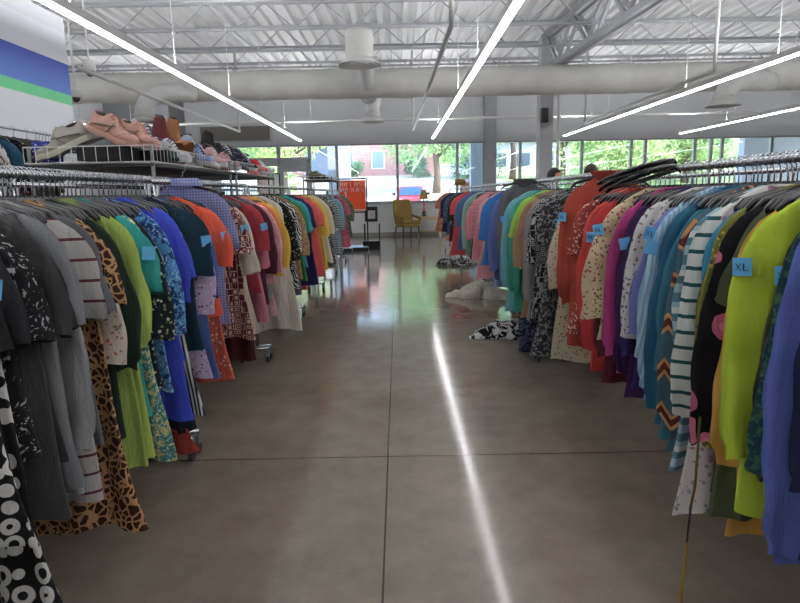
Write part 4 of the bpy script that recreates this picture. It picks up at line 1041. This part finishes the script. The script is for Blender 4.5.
drape('fabric_belt', -1.08, 2.72, .32, .20, .05, .075, fabric('solid', ['#8a2416']), 'rust red cloth end dangling near the floor', 'scarf', .03, 4, .03)
g = make_garment('tunic', fabric('floral', ['#d6d0cc', '#b08a9a', '#8a9aa8'], .6), random.Random(9), 1, 1.0, .95, True, Ls=0, pointed=.10)
put(g, 1, 1.865, -.15, xoff=.03); tag(g, 'white floral garment with pointed hem hanging lowest under the striped tunic', 'blouse')
hanger((SIDE[1], 1.865, ZR), PI-.15, 'black hanger holding the white floral garment with a pointed hem')
e = empty('drawstring', (.9, 1.72, 0)); tag(e, 'thin mustard and black drawstring hanging down to the floor', 'drawstring')
MB().tube([(0, .0, .72), (.0, 0, .5), (-.004, .01, .42)], .004, 6).build('upper_cord', fabric('solid', ['#6a5a20']), e, True)
MB().tube([(-.004, .01, .42), (-.008, .01, .3)], .0042, 6).build('middle_cord', BLACKP, e, True)
MB().tube([(-.008, .01, .3), (-.015, .01, .12), (-.012, 0, .02)], [.004, .005, .008], 6).build('lower_cord', fabric('solid', ['#9a7a1c']), e, True)

# ------------------------------------------------------------------ people behind the right racks
def person(x, y, rz, h, top, hair, label, seed):
    e = empty('person', (x, y, 0), rz); tag(e, label, 'person', None)
    V = {'pel':(0,0,.54,.14,.10),'sp':(0,0,.66,.125,.09),'ch':(0,0,.78,.14,.10),'nk':(0,0,.845,.05,.05),'nk2':(0,.005,.875,.045,.045),
         'sl':(-.1,0,.80,.055,.05),'sr':(.1,0,.80,.055,.05),'el':(-.135,-.02,.64,.032,.032),'er':(.135,-.02,.64,.032,.032),'hl':(-.12,-.12,.56,.022,.022),'hr':(.12,-.12,.56,.022,.022),
         'pl':(-.055,0,.48,.075,.075),'pr':(.055,0,.48,.075,.075),'kl':(-.06,-.01,.27,.045,.05),'kr':(.06,-.01,.27,.045,.05),'al':(-.06,.01,.05,.028,.03),'ar':(.06,.01,.05,.028,.03),'tl':(-.065,-.09,.02,.024,.02),'tr':(.065,-.09,.02,.024,.02)}
    E = [('pel','sp'),('sp','ch'),('ch','nk'),('nk','nk2'),('ch','sl'),('ch','sr'),('sl','el'),('sr','er'),('el','hl'),('er','hr'),('pel','pl'),('pel','pr'),('pl','kl'),('pr','kr'),('kl','al'),('kr','ar'),('al','tl'),('ar','tr')]
    ks = list(V); me = bpy.data.meshes.new('body'); me.from_pydata([tuple(c*h for c in V[k][:3]) for k in ks], [(ks.index(a), ks.index(b)) for a, b in E], [])
    o = bpy.data.objects.new('body', me); C.objects.link(o); o.parent = e
    sm = o.modifiers.new('s', 'SKIN'); 
    for i, k in enumerate(ks): me.skin_vertices[0].data[i].radius = (V[k][3]*h*.75, V[k][4]*h*.75) if me.skin_vertices else (.1, .1)
    if me.skin_vertices: me.skin_vertices[0].data[0].use_root = True
    ss = o.modifiers.new('u', 'SUBSURF'); ss.levels = 2; ss.render_levels = 2
    me.materials.append(top)
    SK = plain('skin%d' % seed, '#c48a6c', .55)
    prof = []
    rs = []
    for i in range(17):
        t = i/16; z = -.115+.235*t; r = .078*math.sin(PI*min(1, (.12+.85*t)))**.55
        if t < .3: r *= .72+.28*t/.3
        ring = []
        for j in range(24):
            a = 2*PI*j/24; xx = r*.92*math.cos(a); yy = r*1.12*math.sin(a)
            if abs(a-1.5*PI) < .2 and .28 < t < .52: yy -= .022*(1-abs(t-.38)/.16)
            ring.append((xx, yy, z))
        rs.append(ring)
    hd = MB().rings(rs).build('head', SK, e, True); hd.location = (0, -.005, h*.93)
    for sx in (-1, 1):
        MB().lathe([(.001, -.006), (.012, -.004), (.012, .004), (.001, .006)], 12).build('eye', plain('eye_dark', '#20150f', .3), hd, True).location = (sx*.03, -.078, .02)
        MB().tube([(sx*.07, .0, -.02), (sx*.082, .01, .01), (sx*.074, .012, .03)], [.008, .012, .006], 8).build('ear', SK, hd, True)
    MB().tube([(-.024, -.076, -.055), (0, -.083, -.057), (.024, -.076, -.055)], .005, 6).build('mouth', plain('lips', '#9a5048', .5), hd, True)
    hr = []
    for i in range(12):
        t = i/11; z = -.05+.19*t; r = .094*math.sqrt(max(.002, 1-max(0, (z-.02)/.118)**2))
        hr.append([(r*math.cos(a), r*1.12*math.sin(a)*(.62 if (math.sin(a) < 0 and z < .055) else 1)+.012, z) for a in [2*PI*j/24 for j in range(24)]])
    MB().rings(hr).build('hair', hair, hd, True)
    for s in (-1, 1):
        for f in range(5):
            fx = s*.12*h+s*(-.02+.012*f); mb = MB()
            mb.tube([(fx, -.125*h, .545*h), (fx+s*.002, -.145*h, .53*h), (fx, -.15*h, (.50+.004*abs(f-2))*h)], [.009, .008, .006], 7); mb.build('finger', SK, e, True)
    return e
person(2.28, 8.9, .9, 1.72, fabric('solid', ['#38424e']), plain('hair_dark', '#1d1512', .6, bump=.4), 'person with short dark hair standing behind the racks near the column', 1)
person(2.62, 8.3, 2.6, 1.74, fabric('solid', ['#5a4a44']), plain('hair_brown', '#32231c', .6, bump=.4), 'person seen by the crown of dark brown hair behind the raised rust top', 2)

# ------------------------------------------------------------------ outside
def gz(y):
    pts = [(20.9, -.05), (30, .15), (38, .55), (60, 3.0), (90, 5.5), (140, 8)]
    for (a, b), (c, d) in zip(pts, pts[1:]):
        if y <= c: return b+(d-b)*(y-a)/(c-a)
    return 8
ys = [20.9, 24, 30, 34, 38, 45, 52, 60, 75, 90, 140]; xs = list(range(-90, 131, 10))
vs = [(x, y, gz(y)) for y in ys for x in xs]; nx = len(xs)
fs = [(i*nx+j, i*nx+j+1, (i+1)*nx+j+1, (i+1)*nx+j) for i in range(len(ys)-1) for j in range(nx-1)]
m, nt, b = newmat('lot_ground'); v = coord(nt); n = noise(nt, v, .09, 4, .6); sp = node(nt, 'ShaderNodeSeparateXYZ'); L(nt, v, sp.inputs[0])
isgrass = math_(nt, 'MULTIPLY', math_(nt, 'GREATER_THAN', math_(nt, 'ADD', sp.outputs[0], math_(nt, 'MULTIPLY', n.outputs['Fac'], 8)), 13.0), math_(nt, 'GREATER_THAN', sp.outputs[1], 30))
n4 = noise(nt, v, .5, 5)
col = mix(nt, isgrass, mix(nt, n4.outputs['Fac'], lin('#b7ab98'), lin('#d8cdb8')), mix(nt, n4.outputs['Fac'], lin('#5d8a34'), lin('#c0b088')))
L(nt, col, b.inputs['Base Color']); b.inputs['Roughness'].default_value = .9
struct('ground_outside', MB().add(vs, fs), m)
COLB = plain('canopy_column_paint', '#b4bccb', .7)
for i, (px, w, y, lb) in enumerate(((477.5, .42, 22.6, 'pale square canopy column outside by the grey wall column'), (336, .34, 25.5, 'slim canopy column outside in front of the hedge'), (348, .5, 28, 'wider canopy column outside beside the pink building'), (768, 2.3, 23.5, 'broad pale wall pier outside the side windows'))):
    x = (px-400)/600*y*.99
    tag(MB().box(x-w/2, y-.2, gz(y)-.1, x+w/2, y+.2, 4.1).build('canopy_column', COLB), lb, 'column', 'canopy columns outside')
struct('roof_canopy', MB().box(XL-2, YW+.3, 4.1, XR+3, 24.2, 4.4), plain('canopy_soffit', '#c2c2c0', .7))
# pink building
e = empty('brick_building', (0, 0, 0)); tag(e, 'long pink brick building across the parking lot', 'building')
m, nt, b = newmat('pink_brick'); v = coord(nt); br = node(nt, 'ShaderNodeTexBrick'); L(nt, v, br.inputs['Vector']); mp = node(nt, 'ShaderNodeMapping'); L(nt, v, mp.inputs[0]); mp.inputs['Rotation'].default_value = (PI/2, 0, 0); L(nt, mp.outputs[0], br.inputs['Vector'])
br.inputs['Color1'].default_value = lin('#c78f86'); br.inputs['Color2'].default_value = lin('#b67c74'); br.inputs['Mortar'].default_value = lin('#d0b0a8'); br.inputs['Scale'].default_value = 1.6
L(nt, br.outputs[0], b.inputs['Base Color']); b.inputs['Roughness'].default_value = .9
Yb = 64
MB().box(-11, Yb, 2.6, 4.2, Yb+10, 11).build('wall', m, e)
MB().box(-11.4, Yb-.5, 11, 4.6, Yb+10, 11.5).build('roof', plain('roof_grey', '#6a6a6e', .8), e)
for x in (-5.2, -2.0): 
    f = MB().box(x-.7, Yb-.08, 4.0, x+.7, Yb, 5.9).build('window', plain('win_white', '#e6e6ea', .4), e); MB().box(x-.58, Yb-.12, 4.12, x+.58, Yb-.08, 5.78).build('pane', plain('win_dark', '#7a90a8', .15), f)
MB().box(-9.3, Yb-2.2, 2.6, -6.3, Yb, 6.2).build('porch', plain('porch_slate', '#5a6478', .7), e)
mb = MB().add([(-9.7, Yb-2.6, 6.2), (-5.9, Yb-2.6, 6.2), (-7.8, Yb-2.6, 7.6), (-9.7, Yb, 6.2), (-5.9, Yb, 6.2), (-7.8, Yb, 7.6)], [(0, 1, 2), (3, 5, 4), (0, 2, 5, 3), (1, 4, 5, 2), (0, 3, 4, 1)]); mb.build('porch_roof', plain('porch_white', '#e8e8ee', .6), e)
# trees
BARK = plain('bark', '#6a5a50', .9, 0, .15, 4)
def leafmat(nm, a): 
    m, nt, b = newmat(nm); v = coord(nt); n = noise(nt, v, 1.2, 4); L(nt, mix(nt, n.outputs['Fac'], lin(a), lin(shade(a, 1.35))), b.inputs['Base Color']); b.inputs['Roughness'].default_value = .7
    o = nt.nodes['Material Output']; tr = node(nt, 'ShaderNodeBsdfTranslucent'); tr.inputs[0].default_value = lin(shade(a, 1.3)); ms = node(nt, 'ShaderNodeMixShader'); ms.inputs[0].default_value = .35
    L(nt, b.outputs[0], ms.inputs[1]); L(nt, tr.outputs[0], ms.inputs[2]); L(nt, ms.outputs[0], o.inputs[0]); return m
LM = [leafmat('leaf_mid', '#6c9450'), leafmat('leaf_dark', '#4d7450'), leafmat('leaf_bright', '#93ad58')]
def tree(x, y, h, cr, cz, lm, label, seed, trunk=.3, nl=2600, name='tree'):
    rg = random.Random(seed); z0 = gz(y)-.1; e = empty(name, (x, y, z0)); tag(e, label, 'tree' if name == 'tree' else 'bush', 'trees and bushes outside')
    if name == 'tree':
        MB().tube([(0, 0, 0), (.1, 0, h*.25), (-.05, .1, h*.5), (.1, 0, h*.8)], [trunk*1.3, trunk, trunk*.8, trunk*.3], 10).build('trunk', BARK, e, True)
        mb = MB()
        for k in range(6):
            a = rg.uniform(0, 6.28); mb.tube([(0, 0, h*.4+.3*k), (math.cos(a)*cr*.4, math.sin(a)*cr*.4, h*.55+.3*k), (math.cos(a)*cr*.8, math.sin(a)*cr*.8, h*.7+.25*k)], [trunk*.5, trunk*.3, .04], 6)
        mb.build('branches', BARK, e, True)
    cl = [(rg.gauss(0, .45)*cr, rg.gauss(0, .45)*cr, cz+rg.gauss(0, .33)*cr*.8, rg.uniform(.25, .5)*cr) for _ in range(16)]
    vs, fs = [], []
    for i in range(int(nl*1.9)):
        c = rg.choice(cl); d = Vector((rg.gauss(0, 1), rg.gauss(0, 1), rg.gauss(0, 1))).normalized()*c[3]*rg.uniform(.6, 1.05)
        p = Vector(c[:3])+d
        if p.z < .05: p.z = abs(p.z)+.05
        u = Vector((rg.gauss(0, 1), rg.gauss(0, 1), rg.gauss(0, 1))).normalized(); w = u.orthogonal().normalized(); s = rg.uniform(.10, .20)*(.5+cr*.14)
        b0 = len(vs); vs += [p-u*s, p+w*s*.6, p+u*s, p-w*s*.6]; fs.append((b0, b0+1, b0+2, b0+3))
    MB().add(vs, fs).build('foliage', lm, e)
    return e
tree(2.9, 46, 6.5, 3.9, 4.9, LM[0], 'tree with a bare trunk standing beyond the red car', 1, .26, 4200)
tree(6.6, 59.5, 10, 3.2, 7.5, LM[1], 'dark tree at the corner of the pink building', 12, .25, 1800)
tree(-9.0, 48, 6, 4.2, 4.5, LM[2], 'bright leafy tree beside the slim canopy column', 2, .3, 3000)
tree(-14.5, 45, 6, 3.6, 4.2, LM[0], 'leafy tree seen through the transom windows', 3, .3, 2400)
tree(6.4, 60, 8, 4, 6.5, LM[0], 'tree far behind the pale canopy column', 4, .3, 2400)
tree(10.5, 56, 8, 4.5, 6.0, LM[0], 'spreading tree on the slope beyond the grey column', 5, .25, 2600)
tree(13.4, 50, 7, 3.2, 6.3, LM[1], 'slender dark tree on the grassy slope', 6, .22, 1800)
tree(17.8, 48, 6, 4.8, 3.6, LM[2], 'bright green rounded tree right of the interior column', 7, .25, 3400)
tree(23.5, 50, 6, 4.6, 3.8, LM[2], 'second bright green tree farther along the slope', 8, .25, 3200)
tree(28.5, 48, 7, 3.4, 5.0, LM[1], 'dark green tree seen behind the narrow window mullions', 9, .3, 2400)
tree(33.5, 52, 7, 3.6, 5.5, LM[0], 'tree next to the broad pale pier', 10, .4, 2200)
for i, (x, y, r, k, lb) in enumerate(((-15.5, 36, 1.6, 2, 'low bush outside the entrance side windows'), (9.5, 40, 1.0, 1, 'low dark shrub on the grassy verge'), (12.2, 44, 1.2, 0, 'low green shrub by the slope'), (-4.5, 62, 1.4, 1, 'shrub against the pink building'), (1.9, 60, 1.6, 1, 'dark shrub at the corner of the pink building'), (7.8, 56, 2.2, 1, 'wide shrub at the foot of the far tree'), (16.0, 36, .8, 2, 'small bright shrub near the kerb'))):
    tree(x, y, r*1.5, r, r*.7, LM[k], lb, 30+i, .1, 900, 'bush')
# distant wooded backdrop hill
def hill_h(x): return 13+3*math.sin(x*.06)+2*math.sin(x*.17)
vs = []; fs = []
for i in range(60):
    x = -100+4*i; vs += [(x, 100, 3), (x, 112, hill_h(x)), (x, 125, hill_h(x)*.9)]
for i in range(59):
    for j in range(2): a = i*3+j; fs.append((a, a+3, a+4, a+1))
m2, nt, b = newmat('wooded_hill'); v = coord(nt); n = noise(nt, v, .5, 6, .8); L(nt, mix(nt, n.outputs['Fac'], lin('#2f5a2c'), lin('#8fae62')), b.inputs['Base Color']); b.inputs['Roughness'].default_value = .9
struct('hill_backdrop', MB().add(vs, fs), m2)
# second parked building / vehicles behind
e = empty('grey_building', (16, 78, 0)); tag(e, 'low grey building behind the far trees', 'building')
MB().box(-8, 0, 3, 6, 8, 7.6).build('wall', plain('grey_wall', '#9aa0a8', .8), e); MB().box(-8.4, -.5, 7.6, 6.4, 8.4, 8).build('roof', plain('roof_dark', '#4a4c52', .8), e)
for x in (-6, -3, 0, 3): MB().box(x-.8, -.06, 4.6, x+.8, 0, 6.2).build('window', plain('win_b', '#44505e', .2), e)

# parked car facing the store
def car(x, y, paint, label, rz=0):
    e = empty('car', (x, y, gz(y)-.02), rz); tag(e, label, 'car', 'parked cars')
    P = plain('car_paint', paint, .25, .2, .02); G = plain('car_glass', '#2c4a74', .08)
    prof = [(-2.1, .35, .55), (-2.15, .5, .82), (-1.9, .62, .88), (-1.0, .86, .9), (-.9, .9, .9), (1.6, .95, .9), (2.0, .9, .86), (2.15, .6, .8)]
    rs = []
    for (yy, zt, w) in prof: rs.append([(-w, yy, .3), (-w*1.0, yy, zt*.8), (-w*.9, yy, zt), (w*.9, yy, zt), (w, yy, zt*.8), (w, yy, .3)])
    MB().rings(rs).build('body', P, e, bev=.05)
    MB().rings([[(-.80, -.93, .86), (.80, -.93, .86), (.80, 1.52, .90), (-.80, 1.52, .90)], [(-.64, -.22, 1.42), (.64, -.22, 1.42), (.62, 1.0, 1.43), (-.62, 1.0, 1.43)]]).build('cabin', P, e, bev=.04)
    MB().add([(-.70, -.90, .92), (.70, -.90, .92), (.57, -.27, 1.37), (-.57, -.27, 1.37), (-.70, -.93, .92), (.70, -.93, .92), (.57, -.30, 1.38), (-.57, -.30, 1.38)], [(0, 3, 2, 1), (4, 5, 6, 7), (0, 1, 5, 4), (1, 2, 6, 5), (2, 3, 7, 6), (3, 0, 4, 7)]).build('windshield', G, e)
    for q in (-1, 1): MB().add([(q*.805, -.75, .93), (q*.805, 1.2, .95), (q*.65, .8, 1.37), (q*.66, -.2, 1.36), (q*.78, -.75, .93), (q*.78, 1.2, .95), (q*.6, .8, 1.37), (q*.6, -.2, 1.36)], [(0, 1, 2, 3), (7, 6, 5, 4), (0, 4, 5, 1), (1, 5, 6, 2), (2, 6, 7, 3), (3, 7, 4, 0)]).build('side_window', G, e)
    for s in (-1, 1):
        MB().box(s*.98-.09, -.78, .92, s*.98+.09, -.66, 1.06).build('mirror', BLACKP, e, bev=.02)
        MB().box(s*.66-.16, -2.17, .58, s*.66+.16, -2.08, .72).build('headlight', plain('lamp_glass', '#e8e8f0', .1), e, bev=.02)
        for yy in (-1.35, 1.35):
            wr = []
            for dx in (-.1, .1): wr.append([(s*.82+dx, yy+.33*math.cos(a), .33+.33*math.sin(a)) for a in [2*PI*j/22 for j in range(22)]])
            MB().rings(wr).build('wheel', RUBBER, e)
    MB().box(-.45, -2.19, .42, .45, -2.12, .56).build('grille', BLACKP, e); MB().box(-.25, -2.22, .46, .25, -2.19, .56).build('number_plate', plain('plate', '#e6e6e6', .5), e)
    return e
car(.75, 35.5, '#d0303c', 'red car parked facing the store behind the armchair')
car(7.2, 58, '#d8dce2', 'white car parked far behind near the pink building', .9)
e = empty('planter_box', (3.02, 26.5, gz(26.5)-.02)); tag(e, 'slatted brown and grey box outside next to the canopy column', 'planter')
MB().box(-.32, -.3, 0, .32, .3, 1.9).build('body', plain('slat_grey', '#8a8a8c', .7), e)
mb = MB()
for k in range(7): mb.box(-.34, -.33, 1.15+k*.1, .34, -.3, 1.2+k*.1)
mb.build('slats', plain('slat_brown', '#8a5a4a', .6), e)
e = empty('utility_box', (-1.75, 24.5, gz(24.5)-.02)); tag(e, 'grey flat-topped bin outside above the orange sign', 'bin')
MB().box(-.33, -.3, 0, .33, .3, 1.85).build('body', plain('bin_grey', '#74767a', .6), e); MB().box(-.36, -.33, 1.85, .36, .33, 1.95).build('lid', plain('bin_lid', '#55575c', .6), e)

# ------------------------------------------------------------------ light, world, camera
w = bpy.data.worlds.new('World'); bpy.context.scene.world = w; w.use_nodes = True; nt = w.node_tree
bg = nt.nodes['Background']; sky = node(nt, 'ShaderNodeTexSky', sky_type='NISHITA'); sky.sun_disc = False
sky.sun_elevation = math.radians(50); sky.sun_rotation = math.radians(118); sky.air_density = 1.2; sky.dust_density = .6
L(nt, sky.outputs[0], bg.inputs[0]); bg.inputs[1].default_value = 1.05
sd = bpy.data.lights.new('sun', 'SUN'); sd.energy = 7.5; sd.angle = .01; sd.color = (1, .95, .86)
so = bpy.data.objects.new('sun', sd); C.objects.link(so)
dirv = Vector((-.8, .42, -.75)); so.rotation_euler = dirv.to_track_quat('-Z', 'Y').to_euler()

sc = bpy.context.scene
cd = bpy.data.cameras.new('camera'); cam = bpy.data.objects.new('camera', cd); C.objects.link(cam)
cd.sensor_width = 36; cd.lens = 27; cd.clip_start = .05; cd.clip_end = 400
cam.matrix_world = Matrix.Translation((0, 0, 1.4)) @ Matrix.Rotation(PI/2-math.radians(10.16), 4, 'X') @ Matrix.Rotation(-math.radians(1.1), 4, 'Z')
sc.camera = cam
sc.view_settings.view_transform = 'Standard'; sc.view_settings.look = 'None'; sc.view_settings.gamma = 1; sc.view_settings.exposure = .45
sc.view_settings.use_curve_mapping = False
sc.cycles.use_denoising = True; sc.cycles.max_bounces = 6; sc.cycles.transparent_max_bounces = 12
sc.cycles.sample_clamp_indirect = 6
